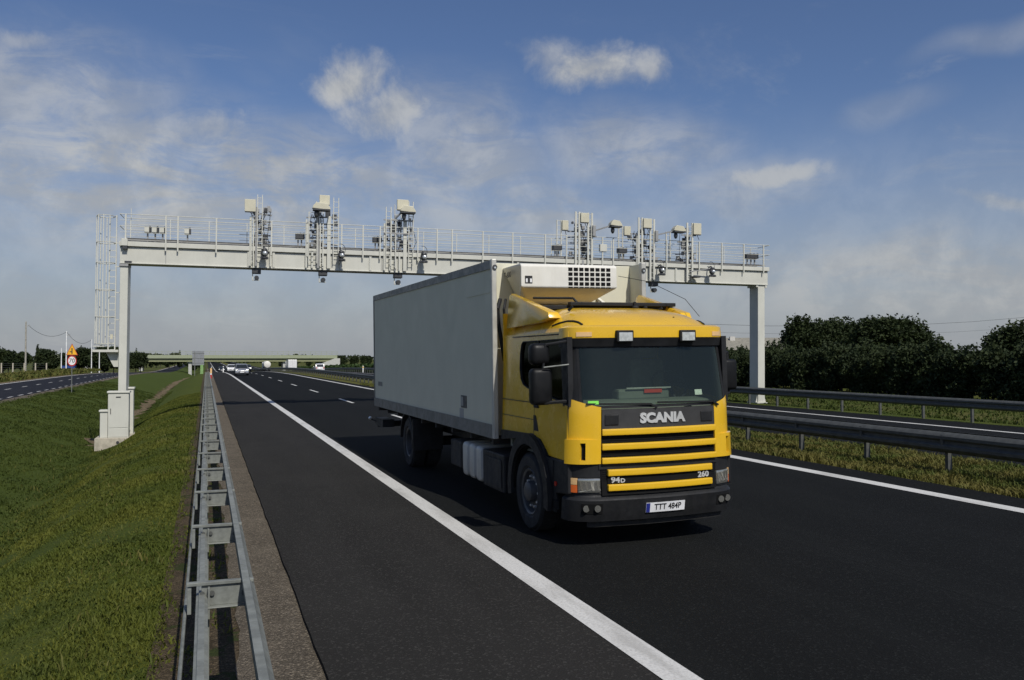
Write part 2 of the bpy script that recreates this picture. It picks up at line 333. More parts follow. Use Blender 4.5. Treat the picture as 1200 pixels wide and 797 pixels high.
# ------------------------------------------------------------------ mesh helpers
class MB:
    def __init__(s): s.v = []; s.f = []
    def add(s, vs, fs):
        o = len(s.v); s.v += [tuple(p) for p in vs]; s.f += [tuple(o + i for i in f) for f in fs]; return s
    def box(s, x0, x1, y0, y1, z0, z1):
        return s.add([(x0, y0, z0), (x1, y0, z0), (x1, y1, z0), (x0, y1, z0), (x0, y0, z1), (x1, y0, z1), (x1, y1, z1), (x0, y1, z1)],
                     [(0, 3, 2, 1), (4, 5, 6, 7), (0, 1, 5, 4), (1, 2, 6, 5), (2, 3, 7, 6), (3, 0, 4, 7)])
    def cyl(s, p0, p1, r, n=8, r2=None, caps=True):
        p0, p1 = Vector(p0), Vector(p1); a = (p1 - p0).normalized(); r2 = r if r2 is None else r2
        u = a.orthogonal().normalized(); w = a.cross(u); vs = []
        for p, q in ((p0, r), (p1, r2)):
            for i in range(n):
                t = 2 * math.pi * i / n; vs.append(p + u * (q * math.cos(t)) + w * (q * math.sin(t)))
        fs = [(i, (i + 1) % n, n + (i + 1) % n, n + i) for i in range(n)]
        if caps: fs += [tuple(range(n - 1, -1, -1)), tuple(range(n, 2 * n))]
        return s.add(vs, fs)
    def tube(s, pts, r, n=6):
        for a, b in zip(pts[:-1], pts[1:]): s.cyl(a, b, r, n)
        return s
    def bar(s, p0, p1, w, h, up=(0, 0, 1)):
        p0, p1 = Vector(p0), Vector(p1); a = (p1 - p0).normalized(); u = a.cross(Vector(up)).normalized() * (w / 2); v = u.cross(a).normalized() * (h / 2)
        vs = [p0 - u - v, p0 + u - v, p0 + u + v, p0 - u + v, p1 - u - v, p1 + u - v, p1 + u + v, p1 - u + v]
        return s.add(vs, [(0, 1, 2, 3), (7, 6, 5, 4), (0, 4, 5, 1), (1, 5, 6, 2), (2, 6, 7, 3), (3, 7, 4, 0)])
    def prism(s, pts, lo, hi, axis='x'):
        """2-D polygon (convex or not) extruded along an axis"""
        def P(a, b, c): return (c, a, b) if axis == 'x' else (a, c, b) if axis == 'y' else (a, b, c)
        n = len(pts); vs = [P(a, b, lo) for a, b in pts] + [P(a, b, hi) for a, b in pts]
        fs = [(i, (i + 1) % n, n + (i + 1) % n, n + i) for i in range(n)]
        tri = tessellate_polygon([[Vector((a, b, 0)) for a, b in pts]])
        fs += [tuple(t) for t in tri] + [tuple(n + i for i in reversed(t)) for t in tri]
        return s.add(vs, fs)
    def plate_hole(s, outer, hole, lo, hi):
        """y-z plate with a hole, extruded along x"""
        pts = outer + hole; n0, n1 = len(outer), len(hole); n = n0 + n1
        tri = tessellate_polygon([[Vector((a, b, 0)) for a, b in outer], [Vector((a, b, 0)) for a, b in hole]])
        vs = [(lo, a, b) for a, b in pts] + [(hi, a, b) for a, b in pts]
        fs = [tuple(t) for t in tri] + [tuple(n + i for i in reversed(t)) for t in tri]
        fs += [(i, (i + 1) % n0, n + (i + 1) % n0, n + i) for i in range(n0)]
        fs += [(n0 + i, n0 + (i + 1) % n1, n + n0 + (i + 1) % n1, n + n0 + i) for i in range(n1)]
        return s.add(vs, fs)
    def grid(s, rows, close=False):
        o = len(s.v); m = len(rows[0]); 
        for r in rows: s.v += [tuple(p) for p in r]
        for j in range(len(rows) - 1):
            for i in range(m - 1 + (1 if close else 0)):
                k = (i + 1) % m; s.f.append((o + j * m + i, o + j * m + k, o + (j + 1) * m + k, o + (j + 1) * m + i))
        return s
    def lathe(s, prof, c, axis='x', n=24, flip=1):
        rows = []
        for (r, h) in prof:
            row = []
            for i in range(n):
                t = 2 * math.pi * i / n; a, b = r * math.cos(t), r * math.sin(t)
                row.append((c[0] + flip * h, c[1] + a, c[2] + b) if axis == 'x' else (c[0] + a, c[1] + flip * h, c[2] + b) if axis == 'y' else (c[0] + a, c[1] + b, c[2] + flip * h))
            rows.append(row)
        return s.grid(rows, True)
    def sphere(s, c, rx, ry, rz, n=10, m=6):
        return s.grid([[(c[0] + rx * math.sin(math.pi * j / m) * math.cos(2 * math.pi * i / n), c[1] + ry * math.sin(math.pi * j / m) * math.sin(2 * math.pi * i / n), c[2] + rz * math.cos(math.pi * j / m)) for i in range(n)] for j in range(m + 1)], True)
    def mesh(s, name, mat, bevel=0., smooth=None):
        me = bpy.data.meshes.new(name); me.from_pydata(s.v, [], s.f)
        bm = bmesh.new(); bm.from_mesh(me)
        bmesh.ops.remove_doubles(bm, verts=bm.verts, dist=1e-5)
        bmesh.ops.recalc_face_normals(bm, faces=bm.faces)
        if bevel:
            es = [e for e in bm.edges if len(e.link_faces) == 2 and e.calc_face_angle(0) > .6]
            bmesh.ops.bevel(bm, geom=es, offset=bevel, segments=3 if bevel > .03 else 2, profile=.5, affect='EDGES', clamp_overlap=True)
        bm.to_mesh(me); bm.free()
        if smooth is not None:
            for p in me.polygons: p.use_smooth = True
            me.set_sharp_from_angle(angle=R(smooth))
        me.materials.append(M[mat] if isinstance(mat, str) else mat)
        return me
    def build(s, name, mat, parent=None, bevel=0., smooth=None, label=None):
        return link(name, s.mesh(name, mat, bevel, smooth), parent, label)
    def each(s, name, mat, parent=None, bevel=0., smooth=None):
        """every connected piece becomes an object of its own"""
        par = list(range(len(s.v)))
        def find(i):
            while par[i] != i: par[i] = par[par[i]]; i = par[i]
            return i
        for f in s.f:
            for j in f[1:]: par[find(j)] = find(f[0])
        isl = {}
        for f in s.f: isl.setdefault(find(f[0]), []).append(f)
        out = []
        for fs in isl.values():
            ids = sorted({i for f in fs for i in f}); mp = {i: k for k, i in enumerate(ids)}
            q = MB().add([s.v[i] for i in ids], [tuple(mp[i] for i in f) for f in fs]); out.append(q.build(name, mat, parent, bevel, smooth))
        return out
def link(name, me, parent=None, label=None, loc=None):
    o = bpy.data.objects.new(name, me); COL.objects.link(o)
    if parent: o.parent = parent
    if label: o['label'] = label
    if loc is not None: o.location = loc
    return o
def thing(name, label, cat, loc=(0, 0, 0), rot=(0, 0, 0), group=None):
    o = bpy.data.objects.new(name, None); COL.objects.link(o); o.empty_display_size = .2
    o.location = loc; o.rotation_euler = rot; return tag(o, label, cat, group)
def tag(o, label, cat, group=None):
    o['label'] = label; o['category'] = cat
    if group: o['group'] = group
    return o
def kind(o, k='structure'): o['kind'] = k; return o
def copy_thing(o, loc=None, rotz=None, scale=None, label=None, parent=None):
    c = o.copy(); COL.objects.link(c)
    if parent: c.parent = parent
    if loc is not None: c.location = loc
    if rotz is not None: c.rotation_euler = (0, 0, rotz)
    if scale is not None: c.scale = scale
    if label: c['label'] = label
    for ch in list(o.children): copy_thing(ch, parent=c)
    return c
def text_mb(txt, size, depth=.004, offset=0., sx=1., align='CENTER', shear=0.):
    cu = bpy.data.curves.new('txt', 'FONT'); cu.body = txt; cu.size = size; cu.extrude = depth; cu.offset = offset
    cu.align_x = align; cu.align_y = 'CENTER'; cu.resolution_u = 3; cu.shear = shear
    o = bpy.data.objects.new('txt', cu); COL.objects.link(o)
    dg = bpy.context.evaluated_depsgraph_get(); me = bpy.data.meshes.new_from_object(o.evaluated_get(dg))
    vs = [(v.co.x * sx, v.co.y, v.co.z) for v in me.vertices]; fs = [tuple(p.vertices) for p in me.polygons]
    bpy.data.objects.remove(o); bpy.data.curves.remove(cu); bpy.data.meshes.remove(me)
    return vs, fs
def add_text(mb, txt, size, fn, **k):
    vs, fs = text_mb(txt, size, **k); return mb.add([fn(*v) for v in vs], fs)

# ------------------------------------------------------------------ terrain
XS = [(-1800, 0), (-500, 0), (-120, .1), (-60, .1), (-30, .05), (-24, .05), (-18.2, .06), (-17.0, .03), (-10.6, .0), (-10.2, -.02), (-9.3, -.12), (-8.2, -.35), (-7.2, -.62), (-6.3, -.98), (-5.5, -1.28), (-4.95, -1.47), (-4.5, -1.53), (-4.0, -1.46), (-3.4, -1.2), (-2.8, -.86), (-2.2, -.55), (-1.6, -.3), (-1.1, -.15), (-.7, -.09), (-.35, -.065), (0., -.055), (.83, -.046), (3.02, -.013), (7, .047), (11.5, .114), (12.0, .135), (13.5, .14), (14.9, .135), (15.1, .12), (22.9, .01), (25.2, -.025), (26.2, -.04), (27.2, -.07), (28.6, -.35), (30., -.55), (31.5, -.5), (33, -.25), (36, -.1), (60, 0), (140, 0), (600, 0), (1800, 0)]
def prof(x):
    for (a, za), (b, zb) in zip(XS[:-1], XS[1:]):
        if a <= x <= b: return za + (zb - za) * (x - a) / (b - a)
    return 0.
def dip(y):
    if y < 110: return 0.
    t = min(1, (y - 110) / 230.); s = t * t * (3 - 2 * t); d = -2.3 * s
    if y > 340:
        t2 = min(1, (y - 340) / 700.); d += 1.1 * t2 * t2 * (3 - 2 * t2)
    return d
def gz(x, y): return prof(x) + dip(y) - .05
YS = [-60, -20, 0] + list(np.arange(2, 60, 1.5)) + list(np.arange(60, 130, 5)) + list(np.arange(130, 420, 10)) + [440, 480, 540, 620, 720, 860, 1040, 1400, 2200, 4000]
def hump(x, y):
    if x > -.5 or x < -9.5: return 0
    k = math.sin(math.pi * min(1, max(0, (-.5 - x) / 1.2)) / 2)
    return .045 * k * (math.sin(x * 2.1 + y * .9) * math.sin(y * .63 + 1.3) + .6 * math.sin(x * 3.7 - y * 1.7))
gx_list = sorted(set([p[0] for p in XS] + list(np.arange(-9.0, -.5, .4)) + list(np.arange(12.2, 15, .4))))
mb = MB().grid([[(x, y, gz(x, y) + hump(x, y)) for x in gx_list] for y in YS])
kind(mb.build('ground', 'ground', smooth=60))
def strip(x0, x1, up, y0=-20, y1=1400, step=None, nx=1, fx=None):
    ys = [y for y in YS if y0 < y < y1]; ys = [y0] + ys + [y1]
    return MB().grid([[(x0 + (x1 - x0) * i / nx + (fx(y) if fx else 0), y, gz(x0 + (x1 - x0) * i / nx, y) + up) for i in range(nx + 1)] for y in ys])
kind(strip(-.40, .32, .012, nx=2).build('bare_earth_strip', 'earth', smooth=40))
# gravel strip with an uneven edge, asphalt laid a few centimetres thicker
def rag(x0, x1, up, amp0, amp1, y1=400, mat='gravel', name='gravel_strip', y0=0.):
    ys = list(np.arange(y0, 40, .22)) + list(np.arange(max(40, y0), min(140, y1), .55)) + [y for y in YS if 140 <= y <= y1]
    rows = []
    for y in ys:
        a = x0 + (rnd.uniform(-1, 1) * amp0 if amp1 > .05 else 0) + amp0 * (math.sin(y * 1.7) + .7 * math.sin(y * 4.3 + 1) + .5 * math.sin(y * 9.1)); b = x1 + (rnd.uniform(-1, 1) * amp1 if amp1 > .05 else 0) + amp1 * (math.sin(y * 1.3 + 2) + .6 * math.sin(y * 5.1))
        rows.append([(a, y, gz(a, y) + up), ((a + b) / 2, y, gz((a + b) / 2, y) + up + .012), (b, y, gz(b, y) + up)])
    return kind(MB().grid(rows).build(name, mat, smooth=60))
rag(.26, .86, .018, .022, .0)
rag(-4.85, -4.05, .03, .16, .14, 260, 'ditch', 'ditch_bed', 40.5)
def slab(x0, x1, up, name, mat, y1=1400, rag_l=0., nx=1):
    ys = [-20.] + (list(np.arange(0, 30, .25)) if rag_l else []) + [y for y in YS if y > (30 if rag_l else -20) and y < y1] + [y1]
    mbx = MB(); rows = []
    for y in ys:
        a = x0 + (rag_l * (math.sin(y * 2.3) + .7 * math.sin(y * 6.1 + .5) + .5 * nr.uniform(-1, 1)) if rag_l else 0)
        rows.append([(a, y, gz(a, y) - .05)] + [(a + (x1 - a) * i / nx, y, gz(a + (x1 - a) * i / nx, y) + .05 + up) for i in range(nx + 1)] + [(x1, y, gz(x1, y) - .05)])
    return kind(mbx.grid(rows).build(name, mat, smooth=30))
slab(.83, 3.02, .004, 'hard_shoulder', 'shoulder', rag_l=.004)
carriage = slab(3.02, 11.62, .004, 'carriageway', 'asphalt', nx=4)
opp = slab(15.0, 25.2, .004, 'opposite_carriageway', 'asphalt', nx=3)
serv = slab(-17.0, -10.5, -.02, 'service_road', 'asphalt2')
kind(strip(-17.75, -17.01, .02).build('service_road_verge', 'ditch'))
rag(-10.5, -9.95, .02, .05, .08, 260, 'gravel', 'service_road_gravel')
def marking(x0, x1, y0, y1, up=.009):
    ys = [y0] + [y for y in YS if y0 < y < y1] + [y1]
    return MB().grid([[(x, y, gz(x, y) + .05 + up) for x in (x0, x1)] for y in ys])
for x0, x1, p in ((3.02, 3.28, carriage), (10.62, 10.90, carriage), (15.22, 15.46, opp), (22.6, 22.86, opp)):
    marking(x0, x1, -20, 1400).build('edge_line', 'line', p)
marking(-16.78, -16.52, -20, 700, -.014).build('edge_line', 'line', serv)
pitch = 13.30
k0 = 42.1
dash = None
def dash_at(x, yc, ln, w, p, up=.009):
    me = MB().grid([[(x + sx, yc + sy, gz(x + sx, yc + sy) + .05 + up) for sx in (-w / 2, w / 2)] for sy in (0, ln / 2, ln)]).mesh('lane_dash', 'line')
    link('lane_dash', me, p)
for i in range(-3, 22): dash_at(6.80, k0 + i * 14.0, 4.7, .14, carriage)
for yy in [18.2 - 3.3 * 2 + i * 3.25 for i in range(60)]: dash_at(19.95, yy, .95, .17, opp)
for i in range(30): dash_at(-13.6, 40 + i * 6, 2.0, .14, serv, -.014)
for i in range(60): dash_at(-10.75, 38 + i * 3, 1.4, .12, serv, -.014)

# ------------------------------------------------------------------ the truck
TX, TY = 5.135, 9.0
truck = thing('box_truck', 'yellow cab refrigerated box truck with grey box driving towards the camera', 'truck', (TX, TY, gz(TX, 9) + .05), (0, R(-.86), 0))
HW = 1.105
def taper(z): return 1 - .028 * max(0, z - 1.0)
def fy(z):  # front plane set-back with height
    pts = [(.2, .07), (.40, .01), (.60, -.03), (.66, .01), (1.0, .01), (1.66, .01), (2.38, .15), (2.48, .11), (2.62, .11)]
    for (a, ya), (b, yb) in zip(pts[:-1], pts[1:]):
        if z <= b: return ya + (yb - ya) * max(0, z - a) / (b - a)
    return .11
CR = .43
def front(s, z, off=0.):
    """point on the cab front by signed arc length s and height z; off pushes outwards"""
    a = abs(s); sg = 1 if s >= 0 else -1
    xs = HW - CR
    if a <= xs: x, y, nx, ny = a, .05 * (a / xs) ** 2, .1 * a / xs, -1.
    else:
        L = CR * math.pi / 2; t = (a - xs) / L
        if t <= 1: th = t * math.pi / 2; x = xs + CR * math.sin(th); y = .05 + CR * .70 * (1 - math.cos(th)); nx, ny = math.sin(th), -math.cos(th)
        else: x = HW; y = .05 + CR * .70 + (a - xs - L); nx, ny = 1., 0.
    n = Vector((nx, ny)).normalized()
    return (sg * (x + n.x * off) * taper(z), y + n.y * off + fy(z) * max(0, 1 - max(0, (y - .05)) / 1.2), z)
def fpatch(mbx, s0, s1, z0, z1, off, thick=.03, ns=12, nz=4, zf=None):
    ss = [s0 + (s1 - s0) * i / ns for i in range(ns + 1)]
    rows = []
    zz = [z0 + (z1 - z0) * j / nz for j in range(nz + 1)]
    rows.append([front(s, z0, off - thick) for s in ss])
    for z in zz: rows.append([front(s, z if zf is None else zf(s, z), off) for s in ss])
    rows.append([front(s, z1, off - thick) for s in ss])
    mbx.grid(rows)
    for e in (0, -1): mbx.grid([[front(ss[e], z, off - thick) for z in zz], [front(ss[e], z, off) for z in zz]])
    return mbx
S_SIDE = (HW - CR) + CR * math.pi / 2          # arc length where the side begins
# --- cab shell (yellow): corner panels above the headlights, side walls, roof, rear wall
def win_bottom(s): return 1.66
shell = MB()
# side walls with the window opening cut out
outer = [(.27, 1.02), (.86, 1.03), (.95, 1.10), (1.13, 1.19), (1.50, 1.235), (2.64, 1.20), (2.64, 2.56), (.32, 2.56)]
hole = [(.31, 1.70), (.9, 1.765), (1.42, 1.82), (1.62, 1.85), (1.78, 1.89), (1.87, 1.97), (1.91, 2.1), (1.90, 2.3), (1.86, 2.42), (1.80, 2.46), (.35, 2.47)]
for sg in (-1, 1):
    side = MB(); side.plate_hole(outer, hole, HW * sg, (HW - .035) * sg)
    shell.add([(x * taper(z), y, z) for x, y, z in side.v], side.f)
shell.box(-1.07, 1.07, 2.60, 2.638, 1.2, 2.88)
# roof
def roofpt(u, yy, zc, yfr):
    h = 1 - abs(u) ** 7; cr = .26 * abs(u) ** 8 * max(0, 1 - (yy - .2) / .9)
    z0 = 2.50
    x = u * HW * taper(2.5) * (1 - .05 * max(0, (zc - 2.62)) * abs(u))
    return (x, yy + cr + .05 * u * u * max(0, 1 - (yy - .2) / .5), z0 + (zc - z0) * max(h, 0))
us = [-1, -.995, -.985, -.97, -.95, -.92, -.87, -.8, -.7, -.55, -.4, -.2, 0, .2, .4, .55, .7, .8, .87, .92, .95, .97, .985, .995, 1]
shell.grid([[roofpt(u, y, z, 0) for u in us] for y, z in ((.20, 2.62), (.25, 2.645), (.40, 2.715), (.62, 2.79), (.92, 2.85), (1.2, 2.885), (1.5, 2.91), (1.9, 2.92), (2.64, 2.92))])
shell.build('cab_shell', 'yellow', truck, smooth=38)
# roof front lip above the dark visor band
lip = MB(); fpatch(lip, -S_SIDE - .1, S_SIDE + .1, 2.475, 2.60, .03, .06, 40, 3)
lip.grid([[front(s, 2.60, .03) for s in np.linspace(-S_SIDE - .1, S_SIDE + .1, 41)], [front(s, 2.625, -.02) for s in np.linspace(-S_SIDE - .1, S_SIDE + .1, 41)], [front(s, 2.63, -.14) for s in np.linspace(-S_SIDE - .1, S_SIDE + .1, 41)]])
lip.build('roof_lip', 'yellow', truck, smooth=40)
vis = MB(); fpatch(vis, -S_SIDE - .06, S_SIDE + .06, 2.372, 2.474, .034, .05, 40, 2); vis.build('visor_band', 'black', truck, smooth=40)
# black A pillars with corner glass look
pil = MB()
for sg in (-1, 1): fpatch(pil, sg * 1.01, sg * (S_SIDE + .06), 1.665, 2.372, .008, .05, 14, 4)
pil.each('pillar', 'black', truck, smooth=40)
# windscreen with real opening behind it
ws = MB(); ss = np.linspace(-1.03, 1.03, 33)
ws.grid([[front(s, z, .006) for s in ss] for z in np.linspace(1.655, 2.38, 9)])
ws.build('windscreen', 'glass', truck, smooth=60)
seal = MB()
for z0, z1 in ((1.645, 1.675), (2.355, 2.385)): fpatch(seal, -1.05, 1.05, z0, z1, .012, .02, 32, 1)
for sg in (-1, 1): fpatch(seal, sg * 1.01, sg * 1.05, 1.675, 2.355, .012, .02, 3, 4)
seal.build('windscreen_seal', 'black', truck, smooth=40)
# side windows
sw = MB()
wp = [(.28, 1.69)] + hole[1:-1] + [(.32, 2.475)]
wp2 = [((y - 1.2) * 1.012 + 1.2, (z - 2.1) * 1.02 + 2.1) for y, z in wp]
for sg in (-1, 1):
    q = MB().prism(wp2, (HW - .012) * sg, (HW - .020) * sg); o = MB(); o.add([(x * taper(z), y, z) for x, y, z in q.v], q.f); o.build('side_window', 'sideglass', truck)
    fr = MB()
    loop = hole
    for a, b in zip(loop, loop[1:] + loop[:1]):
        fr.bar((sg * (HW + .003) * taper(a[1]), a[0], a[1]), (sg * (HW + .003) * taper(b[1]), b[0], b[1]), .012, .03, (1, 0, 0))
    fr.box(sg * (HW - .045) * .965, sg * (HW - .01) * .965, 1.26, 1.30, 1.80, 2.47); fr.prism([(.24, 1.665), (.37, 1.69), (.40, 2.48), (.26, 2.49)], sg * HW * .93, sg * (HW + .006) * .985)
    fr.build('window_seal', 'black', truck)
# doors: proud skin, seams, handle, dark rear corner intake
for sg in (-1, 1):
    dr = MB().prism([(.285, 1.035), (.84, 1.045), (.93, 1.12), (1.12, 1.21), (1.36, 1.24), (1.36, 1.775), (.285, 1.68)], HW * sg, (HW + .008) * sg)
    o = MB(); o.add([(x * taper(z), y, z) for x, y, z in dr.v], dr.f); d_o = o.build('door', 'yellow', truck, bevel=.004)
    sm = MB()
    for yy, z0, z1 in ((1.375, 1.235, 2.50), (.275, 1.02, 1.68)): sm.box(HW * .97 * sg, (HW + .0035) * taper(1.5) * sg, yy - .006, yy + .006, z0, z1 if z1 < 2 else 1.79)
    sm.box(HW * .99 * sg, (HW + .003) * taper(1.5) * sg, 1.38, 2.63, 1.655, 1.667); sm.box(HW * .98 * sg, (HW + .003) * taper(1.4) * sg, 1.38, 2.63, 1.435, 1.445); 
    sm.box(HW * .98 * sg, (HW + .003) * taper(2.5) * sg, .45, 2.2, 2.525, 2.537)
    sm.each('panel_seam', 'sign_black', truck)
    MB().box(HW * sg * .98, (HW + .03) * sg * .985, 1.20, 1.34, 1.60, 1.635).build('handle', 'black', d_o, bevel=.006)
    MB().prism([(1.17, 1.225), (1.38, 1.245), (1.38, 1.50), (1.30, 1.50), (1.22, 1.36)], sg * HW * .985, sg * (HW + .012) * .988).build('side_intake', 'black', truck)
# corner panels with a vertical slot, bulging at their lower half
for sg in (-1, 1):
    cp = MB(); s0, s1 = sg * .775, sg * (S_SIDE - .09)
    def zt(s, z): return z
    fpatch(cp, s0, s1, 1.285, 1.662, .016, .05, 16, 5, lambda s, z: 1.285 + (z - 1.285) * (1 + .24 * min(1, max(0, (abs(s) - .79) / .36))))
    # lower wing, pushed outwards around the slot
    sA, sB = sg * .955, sg * 1.02
    def wing(a, b, z0, z1, n=6, nz=3):
        ss_ = np.linspace(a, b, n + 1); 
        def off(s): return .016 + .034 * min(1, max(0, (abs(s) - .80) / .22))
        rows = [[front(s, z0, -.03) for s in ss_]] + [[front(s, z, off(s)) for s in ss_] for z in np.linspace(z0, z1, nz + 1)] + [[front(s, z1, -.02) for s in ss_]]
        cp.grid(rows)
        for e in (0, -1): cp.grid([[front(ss_[e], z0, -.03), front(ss_[e], z1, -.03)], [front(ss_[e], z0, off(ss_[e])), front(ss_[e], z1, off(ss_[e]))]])
    wing(s0, sA, 1.0, 1.285); wing(sB, s1, 1.0, 1.285, 8)
    wing(sA, sB, 1.245, 1.285, 2, 1); wing(sA, sB, 1.0, 1.045, 2, 1)
    cp.build('corner_panel', 'yellow', truck, smooth=35)
    sl = MB(); fpatch(sl, sA, sB, 1.045, 1.245, .0, .02, 2, 2); sl.build('air_slot', 'dark', truck)
    sl = MB(); fpatch(sl, sg * (S_SIDE - .088), sg * (S_SIDE - .05), 1.0, 1.64, .004, .03, 3, 3); sl.build('door_gap', 'black', truck)
# grille
gp = MB(); fpatch(gp, -.77, .77, .63, 1.40, .0, .04, 20, 4); gp.build('grille_backing', 'dark', truck, smooth=40)
gm = MB()
for z in np.arange(.80, 1.36, .026):
    if not (.945 < z < .985): fpatch(gm, -.755, .755, z, z + .008, .006, .008, 12, 1)
gm.build('grille_mesh', 'dark', truck)
tp = MB(); fpatch(tp, -.765, .765, 1.40, 1.632, .022, .05, 24, 4); tp.build('name_panel', 'panel', truck, smooth=40)
for sg in (-1, 1):
    t2 = MB(); fpatch(t2, sg * .56, sg * .735, 1.445, 1.575, .034, .02, 6, 3); t2.build('panel_intake', 'black', truck, bevel=.012)
for z0, z1, w in ((1.330, 1.405, .765), (1.160, 1.234, .765), (1.0, 1.070, .765), (.856, .932, .70), (.682, .758, .70)):
    st = MB(); fpatch(st, -w, w, z0, z1, .05, .05, 24, 3); st.build('grille_slat', 'yellow', truck, bevel=.008, smooth=40)
cr = MB(); fpatch(cr, -.80, .80, .935, .995, .012, .05, 20, 2); fpatch(cr, -S_SIDE - .05, -.78, .84, .995, .0, .04, 12, 3); fpatch(cr, .78, S_SIDE + .05, .84, .995, .0, .04, 12, 3)
cr.each('crossmember', 'black', truck, smooth=40)
t3 = MB(); fpatch(t3, -.70, .70, .765, .85, .018, .03, 20, 2); t3.build('model_panel', 'dark', truck)
# badge letters follow the bowed front
def wrap(x0, z0, off):
    return lambda x, y, z: (lambda p: (p[0], p[1] - z, p[2]))(front(x0 + x, z0 + y, off))
nb = MB(); add_text(nb, 'SCANIA', .155, wrap(.01, 1.515, .028), depth=.008, offset=.0085, sx=1.10); nb.build('name_badge', 'chrome', truck)
nb = MB(); add_text(nb, '94', .095, wrap(-.605, .805, .022), depth=.006, offset=.003, sx=1.15); add_text(nb, 'D', .066, wrap(-.515, .795, .022), depth=.006, offset=.002, sx=1.2); nb.build('model_badge', 'chrome', truck)
nb = MB(); add_text(nb, '260', .095, wrap(.575, .805, .022), depth=.006, offset=.003, sx=1.15); nb.build('power_badge', 'chrome', truck)
# headlamps
for sg in (-1, 1):
    h = MB(); fpatch(h, sg * .775, sg * (S_SIDE + .04), .645, .845, -.012, .04, 16, 3); h.build('lamp_housing', 'black', truck, smooth=40)
    hl = MB(); fpatch(hl, sg * .785, sg * 1.075, .665, .832, .014, .03, 8, 4); hp = hl.build('headlight', 'lens', truck, bevel=.01, smooth=40)
    rf = MB()
    for k in range(4):   # slanting bright streaks painted onto the lens as reflections
        s_ = sg * (.815 + .07 * k)
        rf.add([front(s_ - .022, .805, .0165), front(s_ + .006, .805, .0165), front(s_ + .034, .69, .0165), front(s_ + .006, .69, .0165)], [(0, 1, 2, 3)])
    rf.each('reflector_or_glint', 'lampstreak', hp)
    ind = MB(); fpatch(ind, sg * 1.085, sg * 1.285, .665, .752, .012, .03, 8, 2); ind.build('indicator', 'amber', truck, smooth=40)
    ind = MB(); fpatch(ind, sg * 1.085, sg * 1.27, .757, .832, .012, .03, 8, 2); ind.build('side_light', 'amberpale', truck, smooth=40)
# bumper
bp = MB(); e = S_SIDE + .10
fpatch(bp, -e, e, .325, .575, .012, .10, 60, 6); 
bp.grid([[front(s, .575, .012) for s in np.linspace(-e, e, 61)], [front(s, .60, -.01) for s in np.linspace(-e, e, 61)], [front(s, .62, -.05) for s in np.linspace(-e, e, 61)]])
fpatch(bp, -e, e, .60, .655, -.03, .05, 60, 1)
bp.build('bumper', 'black', truck, smooth=40)
bs = MB(); fpatch(bs, -.95, .95, .25, .335, -.03, .06, 30, 2); bs.build('bumper_spoiler', 'chassis', truck, smooth=40)
for sg in (-1, 1):
    fg = MB(); fpatch(fg, sg * .765, sg * 1.035, .415, .545, .017, .02, 8, 2); fo = fg.build('fog_light_bezel', 'dark', truck, bevel=.006)
    for s_ in (.83, .965):
        p = Vector(front(sg * s_, .485, .024)); MB().cyl(p, p + Vector((0, -.008, 0)), .040, 16).build('fog_light', 'lens', fo)
    # step box behind the bumper, side repeater
    sb_ = MB(); sb_.prism([(.62, .36), (1.0, .36), (.86, .62), (.80, 1.02), (.24, 1.02), (.24, .64), (.62, .60)], sg * 1.12, sg * .76); sb_.build('step_panel', 'black', truck, bevel=.015)
    MB().box(sg * 1.125, sg * 1.132, .50, .80, .42, .52).build('step_tread', 'dark', truck)
    MB().cyl((sg * 1.10, .60, .72), (sg * 1.135, .60, .72), .03, 12).build('repeater', 'redlens', truck)
# number plate
px0 = .01
pl = MB(); fpatch(pl, -.245 + px0, .275 + px0, .405, .52, .028, .01, 10, 1); plo = pl.build('number_plate', 'plate', truck)
pb = MB(); fpatch(pb, -.243 + px0, -.195 + px0, .408, .517, .031, .002, 2, 1); pb.build('plate_band', 'plateblue', plo)
pt = MB(); add_text(pt, 'TTT 484P', .100, wrap(.042 + px0, .463, .0305), depth=.002, offset=.001, sx=.88); pt.build('plate_text', 'sign_black', plo)
# roof marker lamps, spot lamps, roof bar with added bounce plate, aerials
for s_ in (-.44, .44):
    p = Vector(front(s_, 2.49, .06))
    lo = MB().box(p.x - .11, p.x + .11, p.y - .015, p.y + .10, 2.42, 2.562).build('spot_lamp', 'black', truck, bevel=.012)
    MB().box(p.x - .088, p.x + .088, p.y - .023, p.y - .012, 2.432, 2.535).build('lens', 'lampwhite', lo, bevel=.004)
for s_ in (-.95, .95):
    mk = MB(); fpatch(mk, s_ - .10, s_ + .10, 2.492, 2.545, .036, .01, 4, 1); mk.build('marker_lamp', 'amberpale', truck)
rb = MB(); rb.box(-.93, .98, 1.42, 2.40, 2.88, 2.935); rb.bar((-.58, 1.36, 2.95), (1.0, 1.36, 2.945), .10, .05)  # the box is a black plate added over the roof to stop yellow bounce
rb.tube([(-1.0, 1.6, 3.04), (-.50, 1.40, 3.03), (-.46, 1.36, 2.96)], .018, 6)
rb.build('roof_bar_and_bounce_plate', 'black', truck, bevel=.01)
rd = MB()
for x, y in ((-.42, .52), (.45, .50), (-.75, .95), (.62, 1.1)): 
    z = 2.70 if y < .7 else 2.86
    rd.bar((x - .02, y, z - .02), (x + .015, y - .05, z + .03), .025, .03)
rd.each('roof_clip', 'black', truck)
rs = MB()
for sg in (-1, 1):
    pts = [Vector(roofpt(sg * u, y, z, 0)) + Vector((0, 0, .006)) for u, y, z in ((.93, .98, 2.856), (.90, .80, 2.828), (.86, .62, 2.79), (.83, .50, 2.752), (.81, .40, 2.715), (.80, .30, 2.67))]
    rs.tube(pts, .012, 5)
rs.each('roof_seam', 'sign_black', truck)
